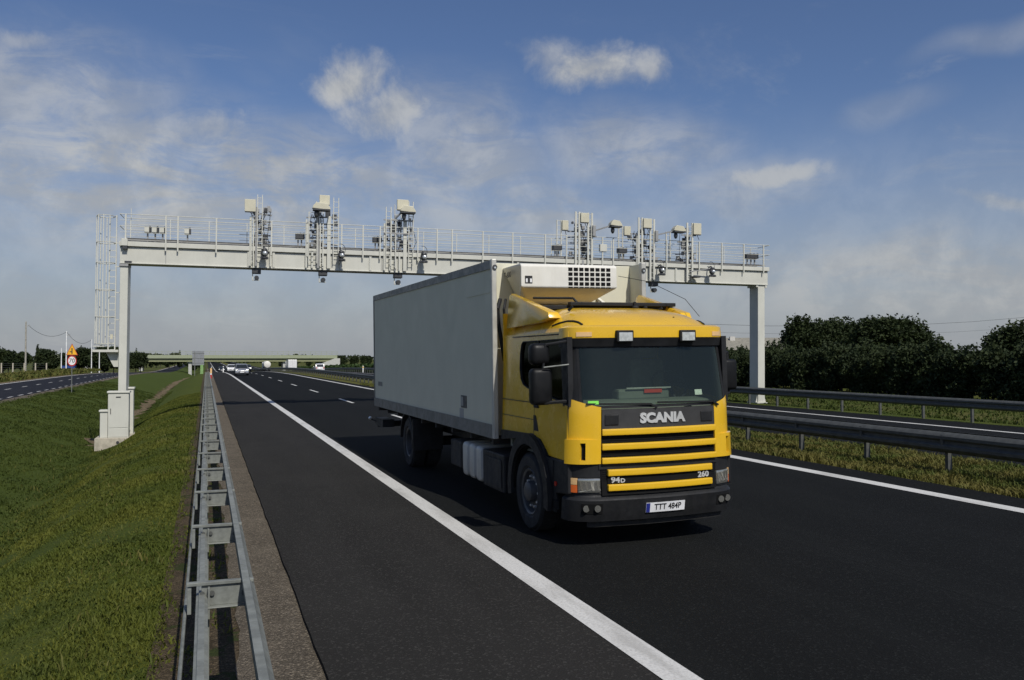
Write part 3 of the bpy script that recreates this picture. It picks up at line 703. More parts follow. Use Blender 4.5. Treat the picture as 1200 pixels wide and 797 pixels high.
MB().tube([(1.02, .75, 2.76), (.95, .98, 3.0), (.72, 1.55, 3.28), (.5, 2.05, 3.40)], .004, 5).build('aerial', 'sign_black', truck)
ah = MB(); ah.cyl((.36, 1.3, 2.88), (.36, 1.3, 2.98), .02, 8); ah.sphere((.36, 1.28, 2.905), .05, .04, .03); ah.sphere((.52, 1.3, 2.905), .03, .03, .02); ah.each('roof_aerial_base', 'black', truck)
# yellow side deflector fins behind the roof
for sg in (-1, 1):
    fn = MB(); P = [(.96, 2.745), (1.3, 2.70), (2.43, 2.66), (2.43, 3.12), (2.34, 3.15), (1.0, 2.82)]
    def fx(y, z, o): return sg * (1.092 - .10 * (z - 2.62) - .03 * (2.4 - y) - o)
    n = len(P); fn.add([(fx(a, b, 0), a, b) for a, b in P] + [(fx(a, b, .06 + .6 * max(0, 2.95 - b)), a, b) for a, b in P], [tuple(range(n)), tuple(range(2 * n - 1, n - 1, -1))] + [(i, (i + 1) % n, n + (i + 1) % n, n + i) for i in range(n)])
    fn.build('roof_fin', 'yellow', truck, bevel=.008, smooth=40)
# interior
inn = MB(); inn.box(-1.05, 1.05, .42, 2.40, 1.0, 1.03); inn.box(-1.05, 1.05, 2.36, 2.42, 1.0, 2.5); inn.box(-1.04, 1.04, .42, 2.42, 2.50, 2.53); inn.build('cab_lining', 'dash', truck)
ds = MB(); ds.prism([(.26, 1.62), (.40, 1.70), (.62, 1.72), (.80, 1.62), (.84, 1.3), (.30, 1.3)], -1.0, 1.0); ds.box(-.30, .42, .52, .72, 1.70, 1.84); ds.build('dashboard', 'dash', truck, bevel=.03)
for sx in (-.68, .68):
    st = MB(); st.box(sx - .26, sx + .26, 1.15, 1.65, 1.45, 1.60); st.box(sx - .26, sx + .26, 1.55, 1.72, 1.60, 2.20); st.box(sx - .14, sx + .14, 1.57, 1.70, 2.22, 2.42); st.build('seat', 'seat', truck, bevel=.04, smooth=50)
wh = MB(); c = Vector((.62, .88, 1.86)); pts = [c + Vector((.24 * math.cos(t), .12 * math.sin(t), .19 * math.sin(t))) for t in np.linspace(0, 2 * math.pi, 20)]
wh.tube(pts, .016, 6); wh.tube([pts[0], c, pts[10]], .014, 6); wh.tube([c, (.62, .72, 1.68)], .03, 6); wh.build('steering_wheel', 'black', truck)
dc = MB(); p = front(-.86, 1.705, .012); 
fpatch(dc, -.93, -.80, 1.695, 1.735, .014, .004, 3, 1); dc.build('green_sticker', 'sticker_green', truck)
dc = MB(); fpatch(dc, .52, .63, 1.77, 1.835, .0, .003, 3, 1); dc.build('white_sticker', 'plate', truck)
MB().box(.05, .30, .50, .515, 1.79, 1.845).build('red_pennant', 'red', truck)
MB().box(-.20, .42, .49, .51, 1.845, 1.86).build('dash_tray', 'chrome', truck)
# wipers
wi = MB()
for x0, x1 in ((-.95, -.15), (-.05, .75)):
    a = Vector(front(x0, 1.70, .03)); b = Vector(front(x1, 1.685, .03)); wi.bar(a, b, .02, .02); wi.bar(b, Vector(front(x1 + .08, 1.64, .03)), .03, .02)
wi.each('wiper', 'black', truck)
# mirrors
def mirror(sg, name):
    yb = .30
    m1 = MB().box(sg * 1.25, sg * 1.515, yb + .02, yb + .19, 1.69, 2.125); o = m1.build('mirror', 'mirrorblack', truck, bevel=.055, smooth=40)
    m2 = MB().box(sg * 1.27, sg * 1.51, yb + .03, yb + .22, 2.16, 2.42); m2.build('wide_mirror', 'mirrorblack', truck, bevel=.065, smooth=40)
    MB().box(sg * 1.27, sg * 1.49, yb + .172, yb + .176, 1.72, 2.09).build('mirror_glass', 'cargl', o)
    ar = MB(); ar.tube([(sg * 1.08, yb - .02, 2.44), (sg * 1.34, yb + .04, 2.40), (sg * 1.39, yb + .1, 1.75)], .018, 6); ar.tube([(sg * 1.09, yb, 1.73), (sg * 1.36, yb + .05, 1.715)], .022, 6); ar.build('mirror_arm', 'black', truck)
    MB().tube([(sg * 1.08, yb - .05, 2.165), (sg * 1.38, yb + .0, 2.135)], .009, 8).build('mirror_rod', 'galv', truck)
mirror(-1, '')
MB().box(1.12, 1.33, .36, .52, 1.80, 2.19).build('mirror', 'mirrorblack', truck, bevel=.04, smooth=40)
ar = MB(); ar.tube([(1.06, .30, 2.3), (1.2, .40, 2.28), (1.23, .42, 1.76), (1.08, .28, 1.75)], .018, 6); ar.build('mirror_arm', 'black', truck)
# wheel arches, wheels
FW_Y, RW_Y, WR = 1.46, 8.46, .50
def arch(sg, cy, cz, r0, r1, x0, x1, a0, a1, name, mat, n=18):
    m_ = MB(); rows = []
    for i in range(n + 1):
        t = a0 + (a1 - a0) * i / n; c_, s_ = math.cos(t), math.sin(t)
        rows.append([(sg * x0, cy + r0 * c_, cz + r0 * s_), (sg * x1, cy + r0 * c_, cz + r0 * s_), (sg * x1, cy + r1 * c_, cz + r1 * s_), (sg * x0, cy + r1 * c_, cz + r1 * s_)])
    m_.grid(rows, True); o_ = m_.build(name, mat, truck, smooth=40); return o_
for sg in (-1, 1):
    arch(sg, FW_Y, .52, .60, .74, 1.185, .75, R(-12), R(192), 'wheel_arch', 'black')
    arch(sg, FW_Y, .52, .575, .60, 1.15, .60, R(-5), R(185), 'arch_lining', 'dark')
    arch(sg, RW_Y, .50, .60, .64, 1.20, .62, R(5), R(178), 'mudguard', 'black')
    fl = MB().box(sg * 1.235, sg * .64, 7.80, 7.83, .42, .62); fl.box(sg * 1.235, sg * .62, 7.72, 7.76, .40, 1.02); fl.build('mudflap', 'black', truck)
for sg in (-1, 1): MB().prism([(.66, 1.00), (.92, 1.02), (1.0, 1.13), (1.14, 1.21), (1.5, 1.25), (2.60, 1.22), (2.60, 1.08), (1.9, 1.16), (1.5, 1.22), (1.15, 1.16), (.86, .96), (.7, .7)], sg * 1.08, sg * 1.132).build('sill_trim', 'black', truck, bevel=.006)
def wheel(x, y, sg, dual=False):
    w = MB(); hw = .14
    tyre = [(.30, -hw * .8), (.34, -hw), (.46, -hw), (.49, -hw * .8), (WR, -hw * .5), (WR, hw * .5), (.49, hw * .8), (.46, hw), (.34, hw), (.30, hw * .8)]
    w.lathe(tyre + [tyre[0]], (x, y, WR), 'x', 40, sg); o = w.build('wheel', 'rubber', truck, smooth=35)
    r_ = MB(); d = -.10 if dual else .05
    r_.lathe([(.305, hw * .82), (.295, hw * .9), (.27, hw * .8), (.255, d), (.14, d + .02), (.13, d + (.10 if not dual else .12)), (.085, d + (.125 if not dual else .15)), (.0, d + (.125 if not dual else .15))], (x, y, WR), 'x', 28, sg)
    ro = r_.build('rim', 'rim', o, smooth=35)
    nt = MB()
    for k in range(10):
        t = 2 * math.pi * k / 10; nt.cyl((x + sg * d, y + .20 * math.cos(t), WR + .20 * math.sin(t)), (x + sg * (d + .045), y + .20 * math.cos(t), WR + .20 * math.sin(t)), .016, 6)
    nt.each('wheel_nut', 'chrome', o)
    tr = MB()
    for k in range(48):
        t = 2 * math.pi * k / 48; c_, s_ = math.cos(t), math.sin(t)
        tr.bar((x - .11, y + (WR + .001) * c_, WR + (WR + .001) * s_), (x + .11, y + (WR + .001) * c_, WR + (WR + .001) * s_), .045, .008, (0, c_, s_))
    tr.build('tread_block', 'rubber', o)
    return o
for sg in (-1, 1):
    wheel(sg * 1.015, FW_Y, sg); wheel(sg * 1.03, RW_Y, sg, True); wheel(sg * .71, RW_Y, sg, True)
ax = MB(); ax.cyl((-1, FW_Y, .5), (1, FW_Y, .5), .07); ax.cyl((-1, RW_Y, .5), (1, RW_Y, .5), .10); ax.sphere((0, RW_Y, .5), .25, .25, .22)
for sg in (-1, 1): ax.box(sg * .38, sg * .46, .6, 11.7, .70, .96)
for yy in np.arange(2.9, 11.8, 1.1): ax.box(-1.15, 1.15, yy, yy + .08, .97, 1.07)
ax.box(-.9, .9, .5, 2.4, .55, .98); ax.build('chassis', 'chassis', truck)
# battery box, fuel tank with ribs, small box
MB().box(-1.19, -.6, 2.32, 3.30, .34, .88).build('battery_box', 'black', truck, bevel=.02)
tbx = MB().box(-1.193, -1.205, 2.42, 3.2, .40, .80).build('battery_cover', 'chassis', truck, bevel=.004)
tk = MB(); tk.box(-1.17, -.60, 3.36, 4.50, .37, .88); tko = tk.build('fuel_tank', 'devgrey', truck, bevel=.07, smooth=40)
for yy in (3.44, 3.80, 4.16):
    MB().box(-1.195, -.585, yy, yy + .22, .352, .898).build('tank_band', 'boxalu', tko, bevel=.06, smooth=40)
MB().box(-1.15, -.65, 4.62, 5.25, .42, .86).build('air_tank_box', 'chassis', truck, bevel=.03)
MB().box(1.19, .6, 2.4, 4.4, .34, .88).build('tool_box', 'chassis', truck, bevel=.03)
# rear underrun bar with lamp
ub = MB(); ub.box(-1.2, 1.2, 11.6, 11.75, .58, .72); ub.box(-.5, -.4, 11.5, 11.7, .6, 1.0); ub.box(.4, .5, 11.5, 11.7, .6, 1.0); ub.box(-1.22, -.95, 10.9, 11.8, .62, .80); ub.build('underrun_bar', 'black', truck)
MB().tube([(-1.2, 11.7, .70), (-1.32, 11.85, .76)], .015, 6).build('lamp_stalk', 'black', truck)
MB().sphere((-1.34, 11.87, .78), .045, .045, .045).build('rear_marker_lamp', 'lampwhite', truck)
# refrigerated body
BX, BY0, BY1, BZ0 = 1.235, 2.72, 12.02, 1.085
BF = 3.10
def bt(y): return 3.66 + .115 * (y - BY0) / (BY1 - BY0)
bd = MB(); bd.add([(-BX, BF, BZ0), (BX, BF, BZ0), (BX, BY1, BZ0), (-BX, BY1, BZ0), (-BX, BF, bt(BF)), (BX, BF, bt(BF)), (BX, BY1, bt(BY1)), (-BX, BY1, bt(BY1))], [(0, 3, 2, 1), (4, 5, 6, 7), (0, 1, 5, 4), (1, 2, 6, 5), (2, 3, 7, 6), (3, 0, 4, 7)])
body = bd.build('cargo_box', 'boxpanel', truck, bevel=.01)
body.location = (.045, 0, 0)
for sg in (-1, 1):
    w_ = MB(); a_, b_ = sg * BX, sg * (BX - .05)
    w_.add([(a_, BY0, BZ0), (b_, BY0, BZ0), (b_, BF, BZ0), (a_, BF, BZ0), (a_, BY0, bt(BY0)), (b_, BY0, bt(BY0)), (b_, BF, bt(BF)), (a_, BF, bt(BF))], [(0, 3, 2, 1), (4, 5, 6, 7), (0, 1, 5, 4), (1, 2, 6, 5), (2, 3, 7, 6), (3, 0, 4, 7)])
    w_.build('wing_wall', 'boxpanel', body)
for sg in (-1, 1):
    r_ = MB()
    r_.bar((sg * (BX + .004), BY0, BZ0 + .09), (sg * (BX + .004), BY1, BZ0 + .09), .03, .20)
    r_.build('bottom_rail', 'boxtrim', body)
    r_ = MB(); r_.bar((sg * (BX + .002), BY0, bt(BY0) - .055), (sg * (BX + .002), BY1, bt(BY1) - .055), .03, .125); r_.build('top_rail', 'boxtrim', body)
    MB().box(sg * (BX - .055), sg * (BX + .020), BY0 - .03, BY0 + .06, BZ0 - .01, bt(BY0) + .02).build('front_post', 'boxalu', body, bevel=.012)
    MB().box(sg * (BX - .06), sg * (BX + .018), BY1 - .05, BY1 + .02, BZ0, bt(BY1) + .01).build('rear_post', 'boxtrim', body, bevel=.012)
sm = MB(); 
sm.box(-BX - .007, -BX, BY0 + .10, BY0 + 1.3, 3.20, 3.235); sm.build('side_moulding', 'boxpanel', body); sm = MB(); sm.box(-BX - .004, -BX, BY0 + .09, BY0 + 1.25, BZ0 + .255, BZ0 + .275)
sm.build('side_moulding', 'boxpanel', body)
ho = MB().box(-BX - .006, -BX, 4.10, 4.42, 1.44, 1.64).build('inspection_hatch', 'devdark', body); MB().box(-BX - .011, -BX - .006, 4.28, 4.39, 1.47, 1.62).build('gauge', 'devgrey', body)
MB().box(-BX - .006, -BX, 4.28, 4.50, 1.215, 1.425).build('document_box', 'devgrey', body)
nb = MB(); nb.box(-BX - .004, -BX, 11.05, 11.55, 1.58, 1.68)
nb.build('faded_decal', 'boxtrim', body)
for x in (-1.21, 1.21):
    MB().cyl((x, BY0 - .03, 3.56), (x, BY0 - .05, 3.56), .035, 12).build('marker_lamp', 'devdark', body); MB().cyl((x, BY0 - .05, 3.55), (x, BY0 - .056, 3.55), .015, 10).build('marker_lens', 'lampwhite', body)
# cooling unit on the bulkhead
UY, UX0, UX1 = 2.30, -.905, .605
cu = MB(); cu.prism([(UY, 3.25), (UY, 3.55), (UY + .04, 3.585), (3.099, 3.585), (3.099, 3.04), (2.75, 3.04), (UY + .02, 3.235)], UX0, UX1)
# trapezoid underside: narrower at the bottom
cu.v = [(x + (.26 * (3.25 - z) / .21 if (x < 0) else -.26 * (3.25 - z) / .21) if z < 3.245 else x, y, z) for x, y, z in cu.v]
cool = cu.build('cooling_unit', 'cream', truck, bevel=.015)
gl = MB()
for r_i in range(4):
    for c_i in range(8):
        x = -.175 + c_i * .0865; z = 3.278 + r_i * .070
        gl.box(x, x + .064, UY - .006, UY + .002, z, z + .048)
gl.each('grille_opening', 'dark', cool)
lip2 = MB()
for c_i in range(8): lip2.box(-.175 + c_i * .0865, -.111 + c_i * .0865, UY - .006, UY + .03, 3.240, 3.256)
lip2.each('grille_lip', 'dark', cool)
lg = MB().box(-.845, -.735, UY - .007, UY, 3.30, 3.405).build('maker_logo', 'sign_black', cool)
lw = MB()
for a, b, c_, d_ in ((-.836, -.808, 3.312, 3.366), (-.772, -.744, 3.312, 3.366)): lw.box(a, b, UY - .012, UY - .007, c_, d_)
lw.each('logo_mark', 'plate', lg)
tt = MB(); add_text(tt, 'T-600', .115, lambda x, y, z: (UX0 - .004 - z, 2.86 - x, 3.46 + y), depth=.001, offset=.004, sx=1.1); tt.build('unit_lettering', 'devdark', cool)
hs = MB(); hs.tube([(-1.05, 2.80, 3.1), (-1.12, 2.72, 2.95), (-1.08, 2.78, 2.7), (-1.0, 2.78, 2.2)], .03, 8); hs.tube([(-.97, 2.78, 3.1), (-1.02, 2.72, 2.95), (-.98, 2.78, 2.5)], .02, 8); hs.build('cooler_hose', 'black', truck)
br_ = MB(); br_.bar((.66, 2.5, 2.9), (.66, 3.09, 3.15), .05, .03); br_.build('cooler_bracket', 'cream', truck)

# ------------------------------------------------------------------ near guardrail (spaced box rail on posts every two metres)
gr = thing('guardrail', 'galvanised steel ladder-like guardrail along the grass verge in the foreground', 'guardrail')
Y0, Y1 = 1.9, 93.9
def rail_prof(prof2, y0, y1, mat, name, parent, zoff=0., step=4.):
    ys = list(np.arange(y0, y1, step)) + [y1]
    return MB().grid([[(x, y, z + zoff + gz(0, y) - gz(0, 0)) for x, z in prof2] for y in ys]).build(name, mat, parent, smooth=25)
# front rail, a sigma shaped plate facing the road
fr_prof = [(.225 + (x - .215) * .62, z) for x, z in [(.215, .70), (.215, .735), (.285, .735), (.30, .70), (.345, .665), (.345, .60), (.29, .56), (.29, .50), (.345, .46), (.345, .40), (.30, .365), (.30, .34), (.294, .34), (.294, .37), (.335, .40), (.335, .455), (.28, .495), (.28, .565), (.335, .605), (.335, .66), (.292, .695), (.278, .728), (.222, .728), (.222, .70)]]
rail_prof([(x, z + .10) for x, z in fr_prof], Y0, Y1, 'galv', 'front_rail', gr)
lp = [(.335, .745), (.350, .72), (.356, .72), (.341, .75)]
# rear rail: narrow flanged channel
rr_prof = [(-.045, .66), (-.045, .715), (.0, .715), (.006, .70), (.012, .715), (.012, .66), (.018, .66), (.018, .722), (-.052, .722), (-.052, .66)]
rail_prof([(-.052, .60), (-.052, .705), (-.035, .712), (-.035, .728), (.0, .728), (.0, .712), (.018, .705), (.018, .60), (.010, .60), (.010, .698), (-.044, .698), (-.044, .60)], Y0, Y1, 'galv', 'rear_rail', gr, .0)
cb = MB()
for y in np.arange(Y0, Y1, 2.0): cb.cyl((-.118, y, .60 + gz(0, y) + .11), (-.118, min(y + 2, Y1), .60 + gz(0, min(y + 2, Y1)) + .11), .011, 6)
cb.build('back_rail', 'galv', gr)
sp = MB(); sp.bar((-.11, 0, .80), (.30, 0, .80), .045, .022, (0, 0, 1)); sp.box(-.02, .262, -.004, .003, .655, .785); sp.box(.01, .262, -.055, .0, .647, .655)
sp.box(-.105, -.08, -.05, .02, .62, .78); sp.box(.018, .032, -.05, .0, .58, .78)
spm = sp.mesh('spacer', 'galv', bevel=.003)
bo = MB(); 
for x, z in ((-.015, .735), (.045, .735), (.240, .72)): bo.cyl((x, -.004, z), (x, -.02, z), .016, 8)
bom = bo.mesh('bolt', 'galvdark')
po = MB(); po.box(-.06, .03, -.03, .03, -.25, .70); pom = po.mesh('post', 'galv')
for i in range(46):
    y = 3.86 + 2.0 * i; z = gz(0, y)
    s_ = link('spacer', spm, gr, loc=(0, y, z + .10)); 
    if i < 25: link('bolt', bom, s_, loc=(0, 0, 0))
    link('post', pom, gr, loc=(0, y + .12, z))
# smooth tail: the closely spaced rail farther on
# ------------------------------------------------------------------ median and far guardrails: W beams on posts
def wbeam(name, x, y0, y1, ztop, h, label, double, sp_, yp0, mat='galvdark', postx=None, side=-1):
    t = thing(name, label, 'guardrail', (0, 0, 0))
    W_ = [(0, 0), (.05, -.03), (.08, -.07), (.08, -.12), (.03, -.16), (.03, -.20), (.08, -.24), (.08, -.29), (.05, -.33), (0, -.36)]
    ys = [y0] + [y for y in YS if y0 < y < y1] + [y1]
    for sg in ((-1, 1) if double else (side,)):
        x_ = x + sg * (.10 if double else .08)
        MB().grid([[(x_ + sg * a, y, ztop + gz(x, y) + b * h / .36) for a, b in W_] + [(x_ + sg * a - sg * .012, y, ztop + gz(x, y) + b * h / .36) for a, b in reversed(W_)] for y in ys], True).build('rail', mat, t, smooth=25)
    pmh = MB().box(-.05, .05, -.035, .035, -.3, ztop - .03)    .mesh('post', 'galvdark')
    sph = MB().box(-.17 if double else -.09, .17 if double else .09, -.03, .03, ztop - .32, ztop - .05).mesh('spacer', mat)
    y = yp0; k = 0
    while y < y1 and k < 90:
        link('post', pmh, t, loc=(x, y, gz(x, y))); link('spacer', sph, t, loc=(x, y, gz(x, y))); y += sp_; k += 1
    return t
wbeam('guardrail', 13.0, -10, 300, .785, .38, 'dark double sided guardrail on the grassy median behind the yellow truck', True, 2.08, 6.0, 'galvdark')
wbeam('guardrail', 26.2, -10, 300, .86, .36, 'dark guardrail on the far side of the opposite carriageway', False, 2.25, 5.6)

# ------------------------------------------------------------------ toll gantry
ga = thing('toll_gantry', 'white steel toll gantry with cameras and antennas spanning both carriageways', 'gantry', (-3.33, 39.2, -.9), (0, .0056, -.059))
BZ, TZ, BL = 7.14, 8.06, 30.90
bm_ = MB().box(-.17, BL, 0, .85, BZ, TZ - .24); bm_.box(-.17, BL, -.04, .89, BZ - .012, BZ + .03)
beam = bm_.build('beam', 'white', ga, bevel=.01)
MB().box(-.19, BL + .04, -.10, 1.0, TZ - .20, TZ).build('walkway', 'white', ga, bevel=.01)
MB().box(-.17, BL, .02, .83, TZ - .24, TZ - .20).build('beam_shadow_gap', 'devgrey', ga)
sw_ = MB()
for x in (1.63, 5.05, 6.0, 8.98, 10.78, 12.51, 17.28, 18.61, 22.6, 25.65): sw_.box(x - .012, x + .012, -.008, .01, BZ + .03, TZ - .24)
sw_.each('web_stiffener', 'devgrey', beam)
for x in (5.0, 6.05, 8.95, 10.28, 12.5, 17.28, 19.6, 22.35, 25.6):
    MB().box(x - .05, x + .05, -.055, .0, BZ + .03, TZ - .22).build('splice_plate', 'white', beam, bevel=.006)
def column(x0, x1, zb):
    c = MB().box(x0, x1, .03, .83, zb, BZ - .01); o = c.build('column', 'white', ga, bevel=.015)
    MB().box(x0 - .10, x1 + .10, -.06, .92, zb, zb + .05).build('base_plate', 'white', o)
    gs = MB()
    for xx in (x0, x1):
        for yy in (.1, .7): 
            sgn = -1 if xx == x0 else 1
            gs.prism([(xx, zb + .04), (xx + sgn * .10, zb + .05), (xx, zb + .45)], yy, yy + .03, 'y')
    gs.each('gusset', 'white', o)
    return o
column(-.16, .15, .06); column(30.34, 30.74, .98)
cp_ = MB().box(30.74, 30.84, -.02, .87, BZ - .15, BZ + .06); cp_.box(30.22, 30.34, .0, .85, BZ - .12, BZ - .01); cp_.build('column_head', 'white', ga)
# railings
px_front = [.06, 1.63, 2.11, 3.66, 5.19, 5.95, 7.48, 8.98, 9.93, 10.7, 12.43, 13.33, 14.04, 15.52, 16.98, 18.61, 19.7, 21.57, 22.14, 23.4, 25.03, 26.85, 28.14, 29.41, 30.57]
RT = 9.20
pmesh = MB().box(-.028, .028, -.028, .028, TZ - .36, RT).mesh('railing_post', 'white')
for x in px_front: link('railing_post', pmesh, ga, loc=(x, -.125, 0))
pmesh2 = MB().box(-.016, .016, -.016, .016, TZ, RT).mesh('railing_post', 'white')
for x in np.arange(.1, 30.7, 1.6): link('railing_post', pmesh2, ga, loc=(float(x), .98, 0))
for yy in (-.125, .98):
    for z, r_ in ((RT, .016), (RT - .26, .010), (RT - .5, .014), (RT - .76, .010)):
        MB().cyl((-.17, yy, z), (BL + .02, yy, z), r_, 6).build('handrail', 'white', ga)
for x in (-.17, BL + .02):
    for z in (RT, RT - .5): MB().cyl((x, -.125, z), (x, .98, z), .018, 6).build('handrail', 'white', ga)
for yy, z in ((.1, TZ + .10), (.85, TZ + .12)):
    MB().bar((.0, yy, z), (BL - .1, yy, z), .10, .07).build('cable_tray', 'devgrey', ga)
MB().tube([(.1, -.06, TZ + .13), (8, -.05, TZ + .10), (16, -.06, TZ + .12), (30.4, -.05, TZ + .10)], .025, 5).build('cable', 'devdark', ga)
# caged ladder at the left end
lad = MB()
for x in (-.62, -.36): lad.bar((x, .35, 3.40), (x, .35, RT), .04, .05, (0, 1, 0))
for z in np.arange(3.5, RT - .9, .28): lad.bar((-.62, .35, z), (-.36, .35, z), .03, .03)
lad.build('ladder', 'white', ga)
cg = MB()
for (x, y) in ((-1.13, .35), (-1.02, .05), (-.80, -.05), (-1.02, .65), (-.80, .75)): cg.bar((x, y, 3.72), (x, y, RT - .03), .035, .02, (0, 1, 0))
for z in (RT - .06, 8.02, 7.16, 6.02, 4.88, 3.75):
    cg.tube([(-.40, .33, z), (-.55, .02, z), (-.80, -.05, z), (-1.02, .05, z), (-1.13, .35, z), (-1.02, .65, z), (-.80, .75, z), (-.55, .68, z), (-.40, .37, z)], .018, 5)
cg.build('ladder_cage', 'white', ga)
pt_ = MB(); pt_.box(-1.16, -.18, -.02, .75, 3.40, 3.50); pt_.prism([(-.70, 3.40), (-.17, 3.40), (-.17, 2.78), (-.38, 2.78)], .30, .40, 'y'); pt_.box(-1.14, -.72, .0, .05, 3.62, 3.66)
pt_.build('ladder_platform', 'white', ga)
MB().box(-.52, -.42, .18, .24, 3.95, 4.15).build('warning_plate', 'beige', ga)
lk = MB()
for z in (4.75, 5.9, 7.0, 8.0): lk.box(-.40, -.14, .33, .38, z, z + .04)
lk.each('ladder_bracket', 'white', ga)
# left end junction box, tall rod
MB().box(-.10, .15, -.22, -.10, 7.86, 8.16).build('junction_box', 'white', ga, bevel=.01)
MB().box(-.05, .14, -.20, .0, 7.72, 7.86).build('lamp_head', 'devdark', ga, bevel=.01)
MB().cyl((.12, .9, RT), (.12, .9, 9.62), .015, 6).build('lightning_rod', 'white', ga)
MB().box(.02, .30, -.05, -.005, BZ + .02, BZ + .10).build('bearing_bracket', 'devdark', ga)
MB().box(-.19, .16, -.03, .86, BZ - .12, BZ - .02).build('column_cap', 'devgrey', ga)
def ladder_mast(mb_, x, y, z0, z1, w=.20, r_=.035):
    for s in (-w / 2, w / 2): mb_.bar((x + s, y, z0), (x + s, y, z1), r_, .05, (0, 1, 0))
    z = z0 + .1
    while z < z1: mb_.bar((x - w / 2, y, z), (x + w / 2, y, z), .02, .02); z += .24
    return mb_
def station_cam(x, z, par, arm=None):
    c = MB(); c.sphere((x + .02, -.50, z + .03), .10, .09, .11, 12, 8); o = c.build('dome_camera', 'lampwhite', par, smooth=50)
    d = MB(); d.sphere((x, -.40, z + .05), .16, .13, .17, 10, 7); d.box(x - .17, x + .17, -.50, -.34, z - .22, z - .14); d.cyl((x, -.42, z - .20), (x, -.42, z - .12), .15, 12); d.sphere((x, -.42, z + .19), .13, .13, .07); d.tube([(x - .05, -.02, z + .25), (x - .02, -.3, z + .32), (x, -.42, z + .22)], .03, 6); d.build('camera_housing', 'devdark', par)
    t_ = [(x + .20 * math.cos(a) - .02, -.30, z + .30 + .26 * math.sin(a)) for a in np.linspace(-1.2, 1.9, 9)]
    MB().tube(t_, .012, 5).build('cable_loop', 'devdark', par)
def under_cam(x, par):
    MB().box(x - .22, x + .16, .05, .45, BZ - .24, BZ - .012).build('laser_scanner', 'devdark', par, bevel=.02)
    u = MB(); u.bar((x - .19, .2, BZ - .55), (x - .19, .2, BZ - .02), .04, .04, (0, 1, 0)); u.bar((x - .19, .2, BZ - .53), (x + .1, .2, BZ - .53), .04, .04); u.build('scanner_bracket', 'white', par)
    MB().cyl((x - .02, .02, BZ - .44), (x - .02, .38, BZ - .42), .10, 10).build('under_camera', 'devdark', par, smooth=40)
def antenna(x0, x1, z0, z1, par, y=-.30):
    a = MB().box(x0, x1, y, y + .14, z0, z1); o = a.build('antenna_box', 'beige', par, bevel=.012)
    MB().box(x0 + .02, x1 - .02, y + .0, y + .13, z0 - .03, z0 - .001).build('antenna_base', 'devdark', o)
    MB().tube([((x0 + x1) / 2, y + .08, z0), (x1 - .08, y + .1, z0 - .25)], .016, 5).build('antenna_cable', 'devdark', o)
def flood(x0, x1, z, par, armx, armz):
    f = MB(); f.prism([(x0, z - .10), (x1, z - .16), (x1 - .02, z - .05), (x1 - .14, z + .12), (x0 + .16, z + .16), (x0 + .04, z + .02)], -.62, -.24, 'y'); o = f.build('floodlight', 'beige', par, bevel=.015)
    MB().box(x0 + .03, x1 - .02, -.64, -.22, z - .19, z - .125).build('floodlight_lens', 'devdark', o)
    a = MB(); a.bar((armx, -.05, armz), (x0 + .1, -.42, z - .10), .06, .06); a.build('floodlight_arm', 'devgrey', par)
    MB().sphere((x0 + .18, -.42, z - .32), .10, .10, .18, 10, 6).build('camera_pod', 'devdark', par, smooth=50)
def clutter(x0, x1, par, seed):
    r = random.Random(seed); c = MB(); d = MB()
    for k in range(22):
        x = r.uniform(x0, x1); z = r.uniform(TZ + .1, RT + .7); s = r.uniform(.04, .11)
        yq = r.uniform(-.1, .6); (c if k % 3 else d).box(x - s, x + s, yq, yq + r.uniform(.06, .2), z - s, z + s * 1.4)
    for k in range(5):
        z = TZ + .25 + k * .3; c.bar((x0 - .05, r.choice((-.15, .3, .55)), z), (x1 + .05, r.choice((-.15, .3)), z), .05, .06)
    for k in range(7):
        x = r.uniform(x0, x1); d.tube([(x, .1, TZ), (x + r.uniform(-.2, .2), -.05, TZ + .5), (x + r.uniform(-.2, .2), .05, TZ + 1.1), (x + r.uniform(-.1, .1), .0, RT + .4)], .014, 5)
    c.each('mounting_box', 'devgrey', par); d.each('cable_bundle', 'devdark', par)
def frame(name_label, masts, panels, extra):
    m_ = MB()
    for a in masts: ladder_mast(m_, *a)
    o = m_.build('sensor_frame', 'white', ga, label=name_label)
    pn = None
    for k_, (x0, x1, mt) in enumerate(panels): MB().box(x0, x1, -.12, -.056, BZ + .06, TZ - .02 if k_ % 2 else RT + .15 + .2 * (k_ % 3)).build('vertical_bracket', mt, o, bevel=.008)
    return o
A = frame('slim frame with one beige antenna box, nearest the left column', [(5.45, -.16, 7.45, 10.33, .20, .03), (5.15, -.14, 7.3, 9.5, .08, .03)], [(5.02, 5.10, 'white'), (5.88, 5.95, 'white'), (5.26, 5.36, 'devgrey')], 0)
antenna(4.81, 5.27, 9.55, 10.08, A); station_cam(5.66, 7.70, A); under_cam(5.36, A); clutter(5.2, 5.9, A, 3)
B = frame('broad frame with a floodlight, second from the left column', [(7.72, -.16, 7.4, 9.7, .36, .04), (8.72, -.16, 7.45, 10.38, .22, .035), (8.1, -.14, 7.3, 9.4, .12, .05), (8.05, .5, 8.1, 10.3, .3, .03)], [(7.40, 7.48, 'white'), (7.66, 7.74, 'white'), (7.90, 8.0, 'devgrey'), (8.12, 8.2, 'white'), (8.34, 8.50, 'white')], 0)
antenna(7.98, 8.43, 10.02, 10.45, B); flood(7.66, 8.45, 9.90, B, 7.9, 9.5); station_cam(8.95, 7.74, B); under_cam(8.22, B); clutter(7.5, 8.8, B, 4)
